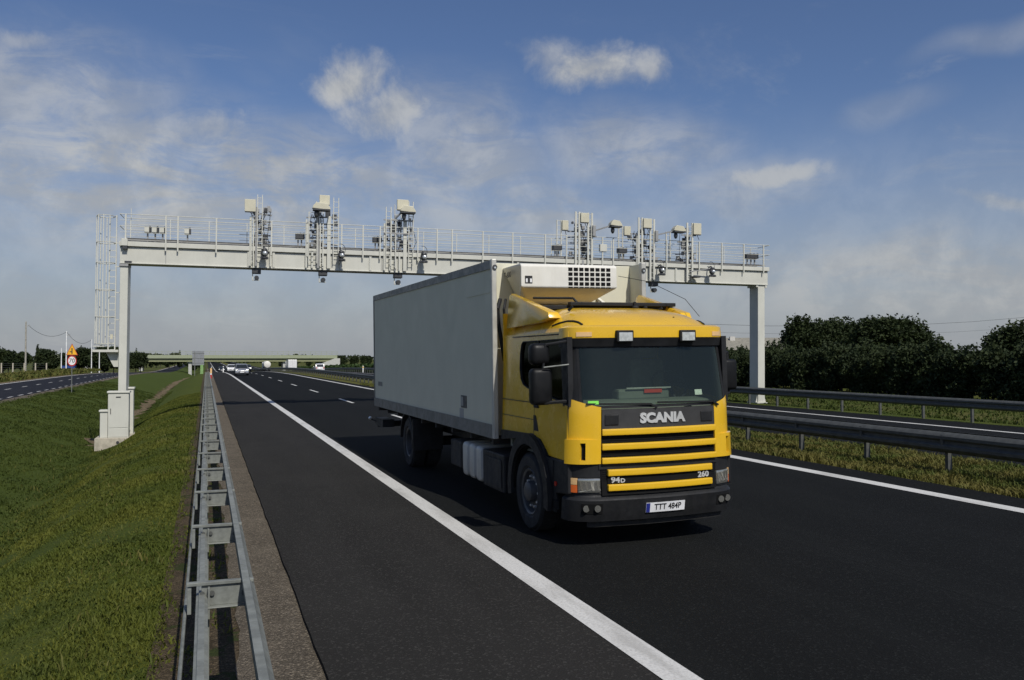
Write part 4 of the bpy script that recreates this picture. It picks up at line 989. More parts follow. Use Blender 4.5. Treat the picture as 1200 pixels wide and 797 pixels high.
Cc = frame('broad frame with a floodlight, third from the left column', [(11.07, -.16, 7.4, 10.1, .22, .04), (11.3, -.14, 7.3, 9.6, .2, .05), (12.1, -.16, 7.45, 10.4, .2, .035), (11.6, .5, 8.1, 10.35, .3, .03)], [(10.86, 10.95, 'white'), (11.12, 11.2, 'white'), (11.36, 11.44, 'devgrey'), (11.55, 11.63, 'white'), (11.76, 11.92, 'white')], 0)
antenna(11.44, 11.96, 9.98, 10.45, Cc); flood(11.55, 12.25, 9.98, Cc, 11.3, 9.5); station_cam(12.66, 7.80, Cc); under_cam(11.6, Cc); clutter(10.9, 12.2, Cc, 5)
Dd = frame('tall frame with antenna boxes and a floodlight arm above the cooling unit', [(20.25, -.16, 7.3, 10.38, .18, .09), (20.90, -.16, 7.3, 10.36, .2, .09), (19.65, .85, 8.06, 10.1, .22, .05)], [(20.1, 20.2, 'white'), (20.5, 20.6, 'devgrey'), (20.95, 21.05, 'white')], 0)
antenna(20.38, 20.80, 9.86, 10.32, Dd); antenna(19.78, 20.10, 9.6, 10.08, Dd, .7); flood(21.80, 22.42, 9.85, Dd, 21.0, 9.45); clutter(20.0, 21.2, Dd, 6)
MB().box(21.0, 21.16, -.3, -.1, 9.2, 9.75).build('dish_antenna', 'devgrey', Dd, bevel=.03); MB().box(21.42, 21.78, -.2, -.02, 8.5, 8.85).build('control_box', 'white', Dd, bevel=.01)
Ee = frame('tall frame with antenna boxes and a floodlight arm, second from the right column', [(23.58, -.16, 7.2, 10.27, .18, .09), (24.22, -.16, 7.2, 10.22, .2, .09), (22.95, .85, 8.06, 10.0, .22, .05)], [(23.4, 23.5, 'white'), (23.8, 23.9, 'devgrey'), (24.3, 24.4, 'white')], 0)
antenna(23.70, 24.14, 9.75, 10.22, Ee); antenna(23.1, 23.45, 9.5, 9.95, Ee, .7); flood(25.2, 25.86, 9.75, Ee, 24.3, 9.4); station_cam(24.62, 7.62, Ee); under_cam(24.5, Ee); clutter(23.3, 24.6, Ee, 7)
MB().box(24.34, 24.50, -.3, -.1, 9.1, 9.65).build('dish_antenna', 'devgrey', Ee, bevel=.03)
Ff = frame('slim frame with one beige antenna box, nearest the right column', [(26.30, -.16, 7.2, 10.14, .28, .09), (25.6, .85, 8.06, 9.8, .22, .05)], [(26.1, 26.2, 'devgrey'), (26.42, 26.5, 'devgrey')], 0)
antenna(26.45, 26.88, 9.55, 10.12, Ff); station_cam(27.43, 7.64, Ff); clutter(25.9, 26.6, Ff, 8)
MB().bar((26.3, -.15, 7.66), (27.4, -.38, 7.86), .04, .04).build('camera_arm', 'devgrey', Ff); MB().cyl((26.55, -.3, 7.36), (26.55, -.3, 7.42), .25, 14).build('sensor_disc', 'devdark', Ff)
# small cameras standing on the walkway
def walk_cam(x, mat, n=1, d=.30, lb=None):
    for k in range(n):
        c = MB(); c.box(x + k * d - .12, x + k * d + .07, .25, .62, 8.52, 8.78); o = c.build('traffic_camera', mat, ga, bevel=.01)
        MB().box(x + k * d + .072, x + k * d + .13, .26, .61, 8.54, 8.80).build('sun_shield', 'devdark', o)
        MB().box(x + k * d - .03, x + k * d + .03, .40, .46, TZ, 8.52).build('camera_stand', 'devgrey', o)
walk_cam(.85, 'white', 3); walk_cam(2.45, 'white'); walk_cam(29.95, 'devdark', 3, .22); walk_cam(7.1, 'devdark', 2, .15); walk_cam(10.55, 'devdark', 2, .15); walk_cam(19.3, 'devdark', 2, .18); walk_cam(22.75, 'devdark', 2, .18)

# concrete plinth and cabinets at the left column
pl_ = MB(); pl_.prism([(-4.22, -1.75), (-2.45, -1.5), (-2.45, -.98), (-4.22, -.98)], 37.95, 40.9, 'y')
tag(pl_.build('concrete_plinth', 'concrete', bevel=.02), 'pale concrete plinth in the ditch slope carrying the left gantry column', 'plinth')
MB().cyl((-3.36, 37.945, -1.16), (-3.36, 37.93, -1.16), .06, 10).build('lifting_eye', 'devdark', bpy.data.objects['concrete_plinth'])
def cabinet(x0, x1, y0, y1, z0, z1, label, door=True):
    t = thing('equipment_cabinet', label, 'cabinet', ((x0 + x1) / 2, y0, z0), group='cabinets at the foot of the gantry')
    w = (x1 - x0) / 2; d = y1 - y0; h = z1 - z0
    MB().box(-w, w, 0, d, 0, h - .05).build('housing', 'white', t, bevel=.012)
    MB().box(-w - .04, w + .04, -.05, d + .04, h - .05, h + .03).build('lid', 'white', t, bevel=.015)
    if door:
        o = MB().box(-w + .03, w - .03, -.014, 0, h * .22, h - .10).build('door', 'white', t, bevel=.004)
        MB().box(-w + .03, w - .03, -.010, 0, .04, h * .20).build('plinth_panel', 'white', t, bevel=.004)
        MB().box(-w + .09, -w + .115, -.034, -.014, h * .52, h * .64).build('handle', 'devdark', o)
        MB().box(-.09, .09, -.026, -.014, h - .235, h - .19).build('badge', 'devdark', o)
    return t
cabinet(-3.74, -2.97, 38.05, 38.65, -.98, .88, 'tall white cabinet with a door, in front of the left gantry column')
cabinet(-4.04, -3.76, 38.15, 38.6, -.98, .12, 'low narrow white cabinet left of the tall one', False)
cabinet(-3.2, -2.93, 39.85, 40.3, -.98, .98, 'slim white cabinet behind the left gantry column', False)

# ------------------------------------------------------------------ far traffic
def car(name, label, paint, loc, rotz, L=4.2, Wd=1.75, H=1.46, group=None, front_lights=True):
    """hatchback facing -y (towards the camera) in local space"""
    t = thing(name, label, 'car', loc, (0, 0, rotz), group)
    w = Wd / 2
    body_p = [(0, .38), (.04, .62), (.35, .80), (1.05, .92), (L - .25, .96), (L - .04, .80), (L, .40), (L - .1, .22), (.1, .22)]
    b = MB(); b.prism(body_p, -w, w); b.v = [(x * (1 - .10 * max(0, (.5 - y)) - .08 * max(0, y - L + .4)), y, z) for x, y, z in b.v]
    bo_ = b.build('body', paint, t, bevel=.06, smooth=50)
    cabn = MB(); rows = []
    for y, z, ww in ((1.0, .90, w * .94), (1.75, H - .06, w * .76), (2.1, H, w * .75), (3.0, H, w * .74), (L - .45, H - .12, w * .74), (L - .12, .92, w * .90)): rows.append([(-ww, y, z), (ww, y, z)])
    lo_ = [(-w * .94, 1.0, .88), (w * .94, 1.0, .88)]
    cabn.grid(rows)
    for sgn in (0, 1):
        pts = [r[sgn] for r in rows]; n = len(pts); cabn.add(pts, [tuple(range(n))])
    cabn.build('cabin', paint, t, smooth=30)
    MB().add([(-w * .86, 1.04, .95), (w * .86, 1.04, .95), (w * .71, 1.68, H - .105), (-w * .71, 1.68, H - .105)], [(0, 1, 2, 3)]).build('windscreen', 'cargl', t).location = (0, -.02, .012)
    MB().add([(-w * .80, L - .14, .97), (w * .80, L - .14, .97), (w * .68, L - .42, H - .17), (-w * .68, L - .42, H - .17)], [(0, 1, 2, 3)]).build('rear_window', 'cargl', t).location = (0, .02, .012)
    for sg in (-1, 1):
        MB().prism([(1.25, .96), (1.85, H - .12), (2.95, H - .08), (L - .55, H - .16), (L - .35, .98)], sg * w * .80, sg * w * .95).build('side_window', 'cargl', t)
        MB().box(sg * w * .55, sg * w * .93, -.01, .12, .60, .74).build('headlight', 'lampwhite', t, bevel=.02)
        MB().box(sg * w * .62, sg * w * .95, L - .08, L + .01, .66, .90).build('tail_light', 'redlens', t, bevel=.02)
        MB().box(sg * (w + .02), sg * (w + .16), 1.25, 1.37, .92, 1.04).build('mirror', paint, t, bevel=.02)
        for yy in (.75, L - .75):
            wl = MB().cyl((sg * (w - .20), yy, .31), (sg * (w + .005), yy, .31), .31, 18).build('wheel', 'rubber', t, smooth=40)
            MB().cyl((sg * (w), yy, .31), (sg * (w + .012), yy, .31), .20, 14).build('rim', 'rim', wl)
    MB().box(-w * .5, w * .5, -.012, .05, .42, .56).build('grille', 'sign_black', t)
    MB().box(-.26, .26, -.022, -.010, .36, .46).build('number_plate', 'plate', t)
    MB().box(-.26, .26, L + .005, L + .018, .52, .63).build('number_plate', 'plate', t)
    return t
RU = .055
car('car', 'silver hatchback coming towards the camera in the near lane far down the road', 'silvercar', (4.35, 116, gz(5, 116) + RU), 0, 4.1, 1.72, 1.5)
car('car', 'white car following the silver hatchback, mostly hidden at its left', 'whitecar', (4.5, 168, gz(4, 168) + RU), 0, 4.4, 1.75, 1.45)
car('car', 'dark car beside the silver hatchback in the overtaking lane', 'darkcar', (8.0, 186, gz(8, 186) + RU), 0, 4.4, 1.75, 1.45)
car('car', 'white hatchback seen from behind on the opposite carriageway', 'whitecar', (21.2, 176, gz(21, 176) + RU), R(180), 4.2, 1.75, 1.62)
car('car', 'dark car in the far distance beneath the bridge', 'darkcar', (4.2, 260, gz(4, 260) + RU), 0, 4.4, 1.75, 1.45)
# white lorry and cream tanker on the opposite carriageway, seen from behind
def lorry(label, loc, tank=False):
    t = thing('lorry', label, 'lorry', loc)
    if tank:
        c = MB(); c.lathe([(0, 0), (.9, .02), (1.15, .15), (1.2, .3), (1.2, 8.5), (1.1, 8.7), (0, 8.8)], (0, 0, 2.25), 'y', 24); c.build('tank', 'cream', t, smooth=40)
        MB().box(-1.1, 1.1, .4, 8.4, 1.0, 1.2).build('chassis', 'chassis', t)
    else:
        MB().box(-1.25, 1.25, 0, 7.5, 1.1, 3.5).build('cargo_box', 'whitecar', t, bevel=.03)
        MB().box(-.012, .012, -.012, 0, 1.2, 3.4).build('door_gap', 'devgrey', t)
        MB().box(-1.0, 1.0, .3, 8, .8, 1.09).build('chassis', 'chassis', t)
    MB().box(-1.2, 1.2, 9.0, 11.0, .6, 3.0).build('cab', 'whitecar', t, bevel=.08); MB().box(-1.0, 1.0, 8.9, 9.1, .6, 1.0).build('coupling', 'chassis', t)
    MB().box(-1.15, 1.15, -.02, .08, .55, .75).build('underrun_bar', 'black', t)
    for sg in (-1, 1):
        MB().box(sg * .75, sg * 1.1, -.04, -.01, .78, .95).build('tail_light', 'redlens', t)
        for yy in (1.4, 2.6, 9.6): MB().cyl((sg * .85, yy, .5), (sg * 1.2, yy, .5), .5, 18).build('wheel', 'rubber', t)
    return t
lorry('white box lorry driving away beyond the white hatchback', (24.2, 262, gz(24, 262) + RU))
lorry('cream road tanker seen from behind near the bridge', (20.2, 312, gz(20, 312) + RU), True)

# ------------------------------------------------------------------ overpass
BYY = 330.
br = thing('road_bridge', 'yellow-green road overpass crossing the motorway in the distance', 'bridge', (0, BYY, 0))
MB().box(-34, 46, 0, 9, 1.05, 2.25).build('girder', 'bridge', br)
MB().box(-53, 47, -.7, 9.7, 2.25, 3.45).build('deck', 'bridgepale', br)
MB().box(-34, 46, -.25, -.02, 1.95, 2.24).build('girder_edge', 'bridge', br)
rl = MB(); rl.bar((-53, -.6, 4.75), (47, -.6, 4.75), .10, .10); rl.bar((-53, -.6, 4.1), (47, -.6, 4.1), .06, .06); rl.build('handrail', 'bridgepale', br)
pmz = MB().box(-.05, .05, -.05, .05, 3.45, 4.75).mesh('railing_post', 'bridgepale')
for x in np.arange(-53, 47.1, 2.0): link('railing_post', pmz, br, loc=(float(x), -.6, 0))
for x in (-22., -5.6, 27.6):
    MB().box(x - .55, x + .55, .8, 8, -6, 1.04).build('pier', 'pier', br)
    MB().box(x - .9, x + .9, .3, 8.6, .75, 1.049).build('pier_cap', 'pier', br)
ab = MB(); ab.prism([(-44, -4), (-34, -4), (-34, 2.24), (-36, 2.24)], -1, 10, 'y'); ab.build('abutment', 'pier', br)
ab = MB(); ab.prism([(40, -.2), (46, 2.24), (48, 2.24), (48, -4), (36, -4)], -1, 10, 'y'); ab.build('abutment', 'pier', br)
em = MB(); em.prism([(44, -4), (48, 3.4), (140, 4.2), (420, 2.0), (420, -6)], 1, 12, 'y'); em.prism([(-36, -4), (-53, 3.2), (-58, 2.6), (-120, 1.0), (-120, -6)], 1, 12, 'y'); kind(em.build('embankment', 'ground'))

# board seen from behind and delineators
sb = thing('sign_board', 'grey back of a roadside board with pale green post, beside the guardrail', 'sign', (-1.35, 150, gz(-1.3, 150)))
MB().box(-.85, .98, 0, .05, 1.55, 3.9).build('board', 'signback', sb)
bk = MB(); 
for z in (1.9, 2.7, 3.5): bk.box(-.85, .98, -.04, 0, z, z + .06)
bk.each('stiffener', 'galv', sb)
MB().box(-.5, -.42, -.08, 0, -.3, 3.8).build('post', 'galv', sb); MB().box(.40, .86, -.10, -.04, -.3, 1.62).build('post_cover', 'green', sb)
dl = None
dl_spots = [(.5, 104, 'red and white marker post at the end of the near guardrail', 'red'), (1.0, 190, 'white marker post beside the shoulder under the bridge', 'white'), (3.0, 170, 'white marker post on the white edge line before the bridge', 'white'), (24.9, 131, 'red and white marker post beyond the opposite carriageway near the truck box', 'red'), (25.9, 150, 'yellow marker post beyond the white hatchback', 'yel')]
for x, y, lb, kd in dl_spots:
    t = thing('marker_post', lb, 'marker post', (x, y, gz(x, y)), group='marker posts along the motorway')
    MB().box(-.09, .09, -.03, .03, -.1, 1.2).build('post', 'sign_white', t, bevel=.02)
    if kd == 'red':
        MB().box(-.1, .1, -.035, .035, .0, .45).build('band', 'sign_red', t); MB().box(-.10, .10, -.04, .04, .62, 1.2).build('reflector_panel', 'amberpale', t)
    else: MB().box(-.09, .09, -.036, -.03, .85, 1.05).build('reflector_or_glint', 'sign_yellow' if kd == 'yel' else 'sign_black', t)

# ------------------------------------------------------------------ speed sign on the service road verge
ss_ = thing('speed_sign', 'yellow warning triangle above a round 70 limit sign on a thin post', 'sign', (-9.05, 68, gz(-9.3, 68)), (0, 0, R(2)))
ss_.scale = (.76, .9, .97)
MB().cyl((0, .03, -.4), (0, .03, 3.55), .035, 8).build('post', 'galv', ss_)
def ngon(r, n, cz, y, ph=0): return [(r * math.cos(ph + 2 * math.pi * i / n), cz + r * math.sin(ph + 2 * math.pi * i / n)) for i in range(n)]
rd_ = MB().prism(ngon(.40, 28, 2.30, 0), -.012, 0, 'y').build('limit_disc', 'sign_red', ss_)
MB().prism(ngon(.31, 28, 2.30, 0), -.016, -.012, 'y').build('disc_face', 'sign_white', rd_)
n7 = MB(); add_text(n7, '70', .44, lambda x, y, z: (x, -.0185 - z, 2.30 + y), depth=.001, offset=.002, sx=1.18); n7.build('disc_number', 'sign_black', rd_)
tr_ = MB().prism([(-.50, 2.72), (.50, 2.72), (0, 3.58)], -.012, 0, 'y').build('warning_triangle', 'sign_red', ss_)
MB().prism([(-.43, 2.76), (.43, 2.76), (0, 3.50)], -.016, -.012, 'y').build('triangle_face', 'sign_yellow', tr_)
MB().box(-.045, .045, -.019, -.016, 2.80, 3.24).build('junction_symbol', 'sign_black', tr_); MB().box(-.20, -.045, -.0188, -.016, 2.94, 3.0).build('branch_symbol', 'sign_black', tr_)

# ------------------------------------------------------------------ foliage
def leafmesh(name, lobes, n, size, mat, seed, droop=0.):
    """thousands of small leaf cards scattered through the lobes of a crown"""
    g_ = np.random.default_rng(seed); tot = sum(l[3] * l[4] * l[5] for l in lobes); P = []
    for (x, y, z, rx, ry, rz) in lobes:
        k = int(n * rx * ry * rz / tot); u = g_.normal(size=(k, 3)); u /= np.linalg.norm(u, axis=1)[:, None]
        rr = g_.uniform(.30, 1.02, (k, 1)) ** .6 + np.abs(g_.normal(0, .10, (k, 1)))
        ph = u * rr; nz_ = .14 * np.sin(u[:, :1] * 7 + x) * np.sin(u[:, 1:2] * 6 + z + seed) + .10 * np.sin(u[:, 2:3] * 11 + y)
        P.append(ph * (1 + nz_) * np.array([rx, ry, rz]) + np.array([x, y, z]))
    P = np.concatenate(P); k = len(P)
    a = g_.normal(size=(k, 3)); a /= np.linalg.norm(a, axis=1)[:, None]; b = np.cross(a, g_.normal(size=(k, 3))); b /= np.linalg.norm(b, axis=1)[:, None]
    s = (size * g_.uniform(.55, 1.3, (k, 1)))
    V = np.stack([P - a * s, P + b * s * .55, P + a * s, P - b * s * .55], 1).reshape(-1, 3)
    F = np.arange(4 * k).reshape(-1, 4)
    return quadmesh(name, V, F, mat)
def quadmesh(name, V, F, mat):
    me = bpy.data.meshes.new(name); n = F.shape[1]
    me.vertices.add(len(V)); me.vertices.foreach_set('co', V.astype(np.float32).ravel())
    me.loops.add(F.size); me.loops.foreach_set('vertex_index', F.astype(np.int32).ravel())
    me.polygons.add(len(F)); me.polygons.foreach_set('loop_start', np.arange(0, F.size, n, dtype=np.int32))
    me.update(calc_edges=True); me.validate(); me.materials.append(M[mat]); return me
def trunkmesh(h, r, seed, branches=6, spread=.5):
    r_ = random.Random(seed); m_ = MB(); z = 0; p = Vector((0, 0, -.2)); pts = [p]
    for i in range(5): p = p + Vector((r_.uniform(-.06, .06) * h * .3, r_.uniform(-.06, .06) * h * .3, (h + .2) / 5)); pts.append(p)
    for i in range(5): m_.cyl(pts[i], pts[i + 1], r * (1 - i * .16), 7, r * (1 - (i + 1) * .16))
    for k in range(branches):
        b = pts[2 + k % 3]; t = r_.uniform(0, 6.28); q = b + Vector((math.cos(t) * spread * h, math.sin(t) * spread * h, r_.uniform(.15, .45) * h)); m_.cyl(b, q, r * .4, 5, r * .12)
    return m_.mesh('trunk', 'bark')
def lobes_round(h, w, seed, k=9, z0=.25):
    r_ = random.Random(seed); L = [(0, 0, h * .6, w * .34, w * .34, h * .34)]
    for i in range(k):
        t = r_.uniform(0, 6.28); d = r_.uniform(.15, .33) * w; z = r_.uniform(z0, .86) * h; s = r_.uniform(.15, .25) * w * (1.15 - .4 * z / h)
        L.append((d * math.cos(t), d * math.sin(t), z, s, s, s * r_.uniform(.7, 1.1)))
    return L
def tree(kind_name, label, loc, crown, trunk, rotz, sc, group):
    t = thing(kind_name, label, 'tree', loc, (0, 0, rotz), group); t.scale = sc
    link('trunk', trunk, t); link('crown', crown, t); return t
oc = [leafmesh('crown', lobes_round(3.3, 2.9, 20 + i, 12, .08) + [(.2, .1, 3.1, .25, .25, .5), (-.3, .2, 3.0, .2, .2, .55), (.1, -.4, 3.0, .2, .2, .5)], 5200, .12, 'leaf_orchard', 30 + i) for i in range(4)]
ot = [trunkmesh(2.2, .09, 60 + i, 8, .32) for i in range(2)]
r2 = random.Random(5)
ORL = ['dense dark orchard tree in the front row beyond the far guardrail', 'dense dark orchard tree in the middle row beyond the far guardrail', 'dense dark orchard tree in the back row beyond the far guardrail']
for row, (x, y0, y1, sp_) in enumerate(((41.5, 30, 128, 1.75), (46.5, 36, 140, 2.3), (52.5, 45, 150, 3.2))):
    y = y0; k = 0
    while y < y1:
        s = r2.uniform(.86, 1.0); tree('orchard_tree', ORL[row], (x + r2.uniform(-.5, .5) + (y - 30) * .06, y, gz(x, y)), oc[(k + row) % 4], ot[k % 2], r2.uniform(0, 6.28), (s, s, s * r2.uniform(.9, 1.14)), 'orchard trees beyond the far guardrail')
        y += sp_ * r2.uniform(.85, 1.15); k += 1
bc = [leafmesh('crown', lobes_round(8.0, 9.0, 80 + i, 16, .3), 22000, .20, 'leaf_dark', 90 + i) for i in range(3)]
btk = trunkmesh(5.0, .28, 99, 8, .4)
for (x, y, h, w, i, lb) in (
    (65, 79.1, 6.93, 8.91, 0, 'tall dark broadleaf tree at the left of the clump behind the orchard'),
    (68, 71.8, 7.02, 9.98, 1, 'widest dark broadleaf tree behind the orchard'),
    (72, 80.9, 6.51, 7.39, 2, 'dark broadleaf tree between the two taller ones behind the orchard'),
    (60, 49.2, 5.22, 6.64, 2, 'dark broadleaf tree at the right edge behind the orchard'),
    ):
    tree('broadleaf_tree', lb, (x, y, gz(x, y)), bc[i], btk, i * 2.1, (w / 9., w / 9., h / 8.), 'big trees behind the orchard')
lc = [leafmesh('crown', lobes_round(5.2, 4.2, 120 + i, 9, .2), 3200, .24, 'leaf_dark', 130 + i) for i in range(3)]
cone = [leafmesh('crown', [(0, 0, h, .95 - .15 * h, .95 - .15 * h, .55) for h in np.arange(.8, 5.8, .5)], 2200, .2, 'leaf_dark', 140 + i) for i in range(2)]
ltk = trunkmesh(3.4, .14, 150, 6, .3)
for k in range(46):
    x = -72 + k * 1.32 + r2.uniform(-.5, .5); y = 172 + r2.uniform(-8, 8) + (x + 66) * .25; con = k % 5 == 1
    s = r2.uniform(.70, .98) if not con else r2.uniform(.75, 1.0)
    tree('conifer' if con else 'broadleaf_tree', 'pointed dark conifer in the tree belt left of the service road' if con else 'dark leafy tree in the belt left of the service road', (x, y, gz(x, y)), cone[k % 2] if con else lc[k % 3], ltk, r2.uniform(0, 6), (s, s, s), 'tree belt left of the service road')
for k in range(26):
    x = -56 + k * 2.1 + r2.uniform(-.8, .8); y = 440 + r2.uniform(-14, 14); con = k % 3 == 0; s = r2.uniform(1.15, 1.75) * (1.2 if x < -35 else .95)
    tree('conifer' if con else 'broadleaf_tree', 'pointed conifer on the skyline behind the bridge' if con else 'rounded tree on the skyline behind the bridge', (x, y, gz(x, y)), cone[k % 2] if con else lc[k % 3], ltk, r2.uniform(0, 6), (s, s, s), 'skyline trees behind the bridge')
for k in range(30):
    x = 34 + k * 5.4 + r2.uniform(-1, 1); y = 420 + r2.uniform(-18, 18); s = r2.uniform(.9, 1.25)
    tree('broadleaf_tree', 'low rounded tree right of the motorway beyond the bridge', (x, y, gz(x, y)), lc[k % 3], ltk, r2.uniform(0, 6), (s, s, s), 'trees right of the motorway beyond the bridge')
# far wood that closes the horizon
def farwood(name, x0, x1, y, h, n, seed, mat='leaf_dark'):
    g_ = np.random.default_rng(seed); X = g_.uniform(x0, x1, n); base = h * (.62 + .25 * np.sin(X * .031 + seed) + .12 * np.sin(X * .11))
    Z = g_.uniform(0, 1, n) ** .7 * base; Yv = y + g_.uniform(-12, 12, n); P = np.stack([X, Yv, Z - 1.0], 1)
    a = g_.normal(size=(n, 3)); a /= np.linalg.norm(a, axis=1)[:, None]; b = np.cross(a, g_.normal(size=(n, 3))); b /= np.linalg.norm(b, axis=1)[:, None]; s = g_.uniform(.8, 2.0, (n, 1))
    me = quadmesh(name, np.stack([P - a * s, P + b * s * .7, P + a * s, P - b * s * .7], 1).reshape(-1, 3), np.arange(4 * n).reshape(-1, 4), mat)
    return kind(link(name, me), 'stuff')
farwood('far_wood', -700, 900, 760, 6.5, 15000, 5)
# green hedge strip beyond the opposite carriageway
g_ = np.random.default_rng(9); n = 9000
P = np.stack([31.5 + g_.uniform(-.6, .6, n), g_.uniform(95, 330, n), np.zeros(n)], 1); P[:, 2] = [gz(31.5, y) for y in P[:, 1]]; P[:, 2] += g_.uniform(0, 2.1, n)
a = g_.normal(size=(n, 3)); a /= np.linalg.norm(a, axis=1)[:, None]; b = np.cross(a, g_.normal(size=(n, 3))); b /= np.linalg.norm(b, axis=1)[:, None]; s = g_.uniform(.2, .45, (n, 1))
tag(link('hedge', quadmesh('hedge', np.stack([P - a * s, P + b * s * .7, P + a * s, P - b * s * .7], 1).reshape(-1, 3), np.arange(4 * n).reshape(-1, 4), 'leaf_hedge')), 'long low green hedge beyond the opposite carriageway left of the truck', 'hedge')

# grass blades
def blades(name, n, xf, yf, mat, hmin, hmax, seed, width=.006, keep=None):
    g_ = np.random.default_rng(seed); X = xf(g_, n); Y = yf(g_, n)
    if keep is not None: k_ = keep(X, Y, g_); X, Y = X[k_], Y[k_]
    n = len(X); xs_ = np.array([p[0] for p in XS]); zs_ = np.array([p[1] for p in XS])
    Z = -.05 + np.interp(X, xs_, zs_) + np.where((X < -.5) & (X > -9.5), .045 * np.sin(np.pi * np.clip((-.5 - X) / 1.2, 0, 1) / 2) * (np.sin(X * 2.1 + Y * .9) * np.sin(Y * .63 + 1.3) + .6 * np.sin(X * 3.7 - Y * 1.7)), 0)
    t = g_.uniform(0, 6.283, n); h = g_.uniform(hmin, hmax, n) * (1 + .35 * np.sin(X * 1.9 + Y * .7) * np.sin(Y * 1.3)); w = width * g_.uniform(.7, 1.5, n) * (1 + Y / 14.); ln = g_.uniform(.25, .95, n)
    c_, s_ = np.cos(t), np.sin(t); l2 = g_.uniform(0, 6.283, n)
    B = np.stack([X, Y, Z - .01], 1); wv = np.stack([c_ * w, s_ * w, 0 * w], 1)
    mid = B + np.stack([np.cos(l2) * h * ln * .35, np.sin(l2) * h * ln * .35, h * .62], 1)
    tip = B + np.stack([np.cos(l2) * h * ln, np.sin(l2) * h * ln, h * (1.05 - .35 * ln)], 1)
    V = np.stack([B - wv, B + wv, mid + wv * .7, mid - wv * .7, tip], 1).reshape(-1, 3)
    o = np.arange(n)[:, None] * 5; F3 = np.concatenate([o + [0, 1, 2], o + [0, 2, 3], o + [3, 2, 4]], 0)
    return kind(link(name, quadmesh(name, V, F3, mat)), 'stuff')
dens = lambda a, b: (lambda g_, n: a + (b - a) * g_.uniform(0, 1, n) ** 1.9)
blades('verge_grass', 300000, lambda g_, n: -.32 - g_.uniform(0, 1, n) ** 1.0 * 3.9, dens(2.5, 62), 'grass', .018, .062, 1, .0042)
blades('ditch_grass', 150000, lambda g_, n: -3.2 - g_.uniform(0, 1, n) * 7.0, dens(6., 95), 'grass_dark', .03, .085, 2, .0055, keep=lambda X, Y, g_: (np.abs(X + 4.42 + .2 * np.sin(Y * .7)) > .42 * g_.uniform(.5, 1.2, len(X))) | (Y < 40))
blades('verge_weeds', 9000, lambda g_, n: -.35 - g_.uniform(0, 1, n) ** 1.5 * 5.5, dens(3., 45), 'grass_dry', .06, .16, 12, .004, keep=lambda X, Y, g_: np.sin(X * 2.7 + 1.3 * Y) * np.sin(Y * .93 - X) + .6 * np.sin(3.1 * Y + X) > .45)
blades('rail_foot_grass', 5000, lambda g_, n: -.34 + g_.uniform(0, 1, n) * .55, dens(2.5, 30), 'grass', .02, .09, 3, keep=lambda X, Y, g_: np.sin(X * 9 + Y * 3.1) * np.sin(Y * 1.9) > .1)
blades('median_grass', 90000, lambda g_, n: 11.8 + g_.uniform(0, 1, n) * 3.15, dens(8., 70), 'grass_dry', .05, .17, 4, .007)
blades('field_grass', 40000, lambda g_, n: 27 + g_.uniform(0, 1, n) ** 1.3 * 14, lambda g_, n: 18 + g_.uniform(0, 1, n) * 60, 'grass_dark', .06, .18, 6, .01)
blades('roadside_weeds', 14000, lambda g_, n: -24 + g_.uniform(0, 1, n) * 6, lambda g_, n: 60 + g_.uniform(0, 1, n) * 110, 'grass_dry', .2, .6, 8, .012)

# ------------------------------------------------------------------ buildings, poles, wires at the sides
hb = thing('barn', 'long low building with a weathered grey roof behind the orchard', 'building', (62, 104, 0), (0, 0, R(-24)))
MB().box(-3, 26, 0, 9, 0, 3.6).build('wall', 'wall', hb); MB().prism([(-.6, 3.4), (9.6, 3.4), (4.5, 5.2)], -3.6, 26.6).build('roof', 'roofsheet', hb)
MB().box(7.5, 8.2, 3.2, 3.9, 4.0, 5.35).build('chimney', 'wall', hb)
hl_ = thing('house', 'dark roofed house at the left edge behind trees', 'house', (-66, 158, 0), (0, 0, R(10)))
MB().box(-5, 8.0, 0, 8, 0, 3.9).build('wall', 'wall', hl_); MB().prism([(-5.6, 3.85), (8.6, 3.85), (2, 6.6)], -.6, 8.6, 'y').build('roof', 'chassis', hl_)
for x in (5.2, 2.0): MB().box(x, x + 1.2, -.03, 0, 1.6, 3.0).build('window', 'cargl', hl_)
def pole(name, label, x, y, h, r, mat='wood', arm=True, grp=None):
    t = thing(name, label, 'pole', (x, y, gz(x, y)), group=grp)
    MB().cyl((0, 0, -.5), (0, 0, h), r, 8, r * .7).build('shaft', mat, t, smooth=50)
    if arm: MB().box(-.05, .65, -.05, .05, h - .8, h - .68).build('crossarm', 'devgrey', t); MB().cyl((.5, 0, h - .68), (.5, 0, h - .5), .05, 6).build('insulator', 'devgrey', t)
    return t
pole('utility_pole', 'tall concrete utility pole carrying the wire left of the speed sign', -29.05, 165, 8.86, 0.16, 'wood', True, 'poles beside the service road')
pole('utility_pole', 'slim white utility pole just left of the speed sign', -23.54, 170, 7.47, 0.12, 'sign_white', True, 'poles beside the service road')
pole('utility_pole', 'short white post left of the slim utility pole', -24.03, 168, 4.40, 0.1, 'sign_white', False, 'poles beside the service road')
pole('utility_pole', 'slim white pole right of the speed sign', -20.04, 175, 6.23, 0.1, 'sign_white', False, 'poles beside the service road')
pole('utility_pole', 'short white post by the blue skip', -18.41, 172, 4.00, 0.1, 'sign_white', False, 'poles beside the service road')
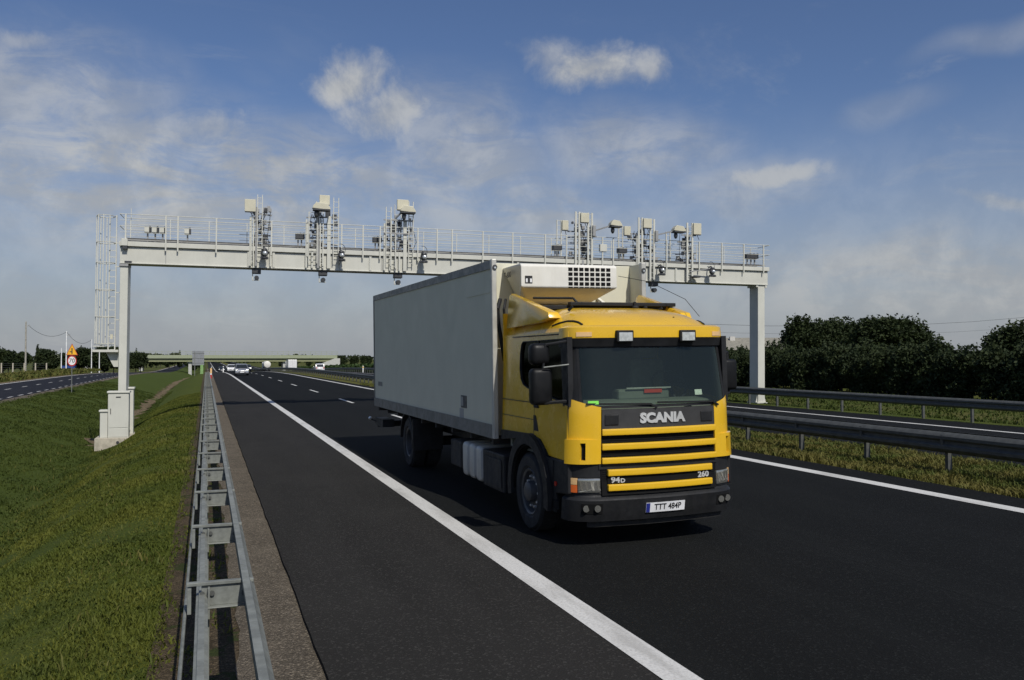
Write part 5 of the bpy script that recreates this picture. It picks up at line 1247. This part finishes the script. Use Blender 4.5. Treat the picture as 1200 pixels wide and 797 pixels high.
tag(MB().tube([(-28.72, 165.0, 7.92), (-28.15, 165.56, 7.3), (-27.57, 166.11, 6.81), (-26.99, 166.67, 6.45), (-26.42, 167.22, 6.21), (-25.84, 167.78, 6.1), (-25.26, 168.33, 6.12), (-24.69, 168.89, 6.27), (-24.11, 169.44, 6.55), (-23.53, 170.0, 6.96), (-23.15, 170.56, 6.31), (-22.76, 171.11, 5.78), (-22.37, 171.67, 5.39), (-21.98, 172.22, 5.12), (-21.59, 172.78, 4.98), (-21.2, 173.33, 4.97), (-20.82, 173.89, 5.09), (-20.43, 174.44, 5.34), (-20.04, 175.0, 5.72)], 0.03, 5).build('overhead_wire', 'devdark'), 'sagging dark wire between the poles left of the gantry', 'wire')
tag(MB().tube([(38.35, 95.0, 7.16), (52.2, 95.0, 6.74), (70.04, 95.0, 6.54), (84.07, 95.0, 6.72), (96.95, 95.0, 7.13), (105.8, 95.0, 7.62), (115.97, 95.0, 8.41), (134.23, 95.0, 9.92)], 0.022, 5).build('overhead_wire', 'devdark'), 'thin power line crossing the sky above the orchard, upper one', 'wire')
tag(MB().tube([(60.44, 110.0, 6.21), (81.09, 110.0, 6.04), (104.21, 110.0, 6.12), (118.7, 110.0, 6.69), (134.25, 110.0, 7.6), (155.38, 110.0, 9.1)], 0.016, 5).build('overhead_wire', 'devdark'), 'thin power line crossing the sky above the orchard, lower one', 'wire')
# blue skip, fence posts
bs_ = thing('skip', 'small blue skip beside the service road', 'skip', (-24.0, 176, gz(-24, 176)))
MB().prism([(-.9, .15), (.9, .15), (1.15, 1.25), (-1.15, 1.25)], 0, 1.6, 'y').build('tub', 'bluebox', bs_); MB().box(-1.18, 1.18, -.04, 1.64, 1.25, 1.33).build('rim', 'bluebox', bs_)
fpm = MB().box(-.09, .09, -.09, .09, -.2, 1.75).mesh('fence_post', 'concrete')
fe = thing('wire_fence', 'dark wire fence with pale concrete posts left of the service road', 'fence', (0, 0, 0))
prev = None
for k in range(22):
    x = -58 + k * 1.55; y = 150 + (x + 58) * .38; link('fence_post', fpm, fe, loc=(x, y, gz(x, y)))
wm = MB()
for z in (.3, .65, 1.0, 1.35, 1.65): wm.cyl((-58, 150, z + gz(-58, 150)), (-25.5, 162.4, z + gz(-25.5, 162.4)), .02, 4)
wm.build('wire', 'devdark', fe)
#END#
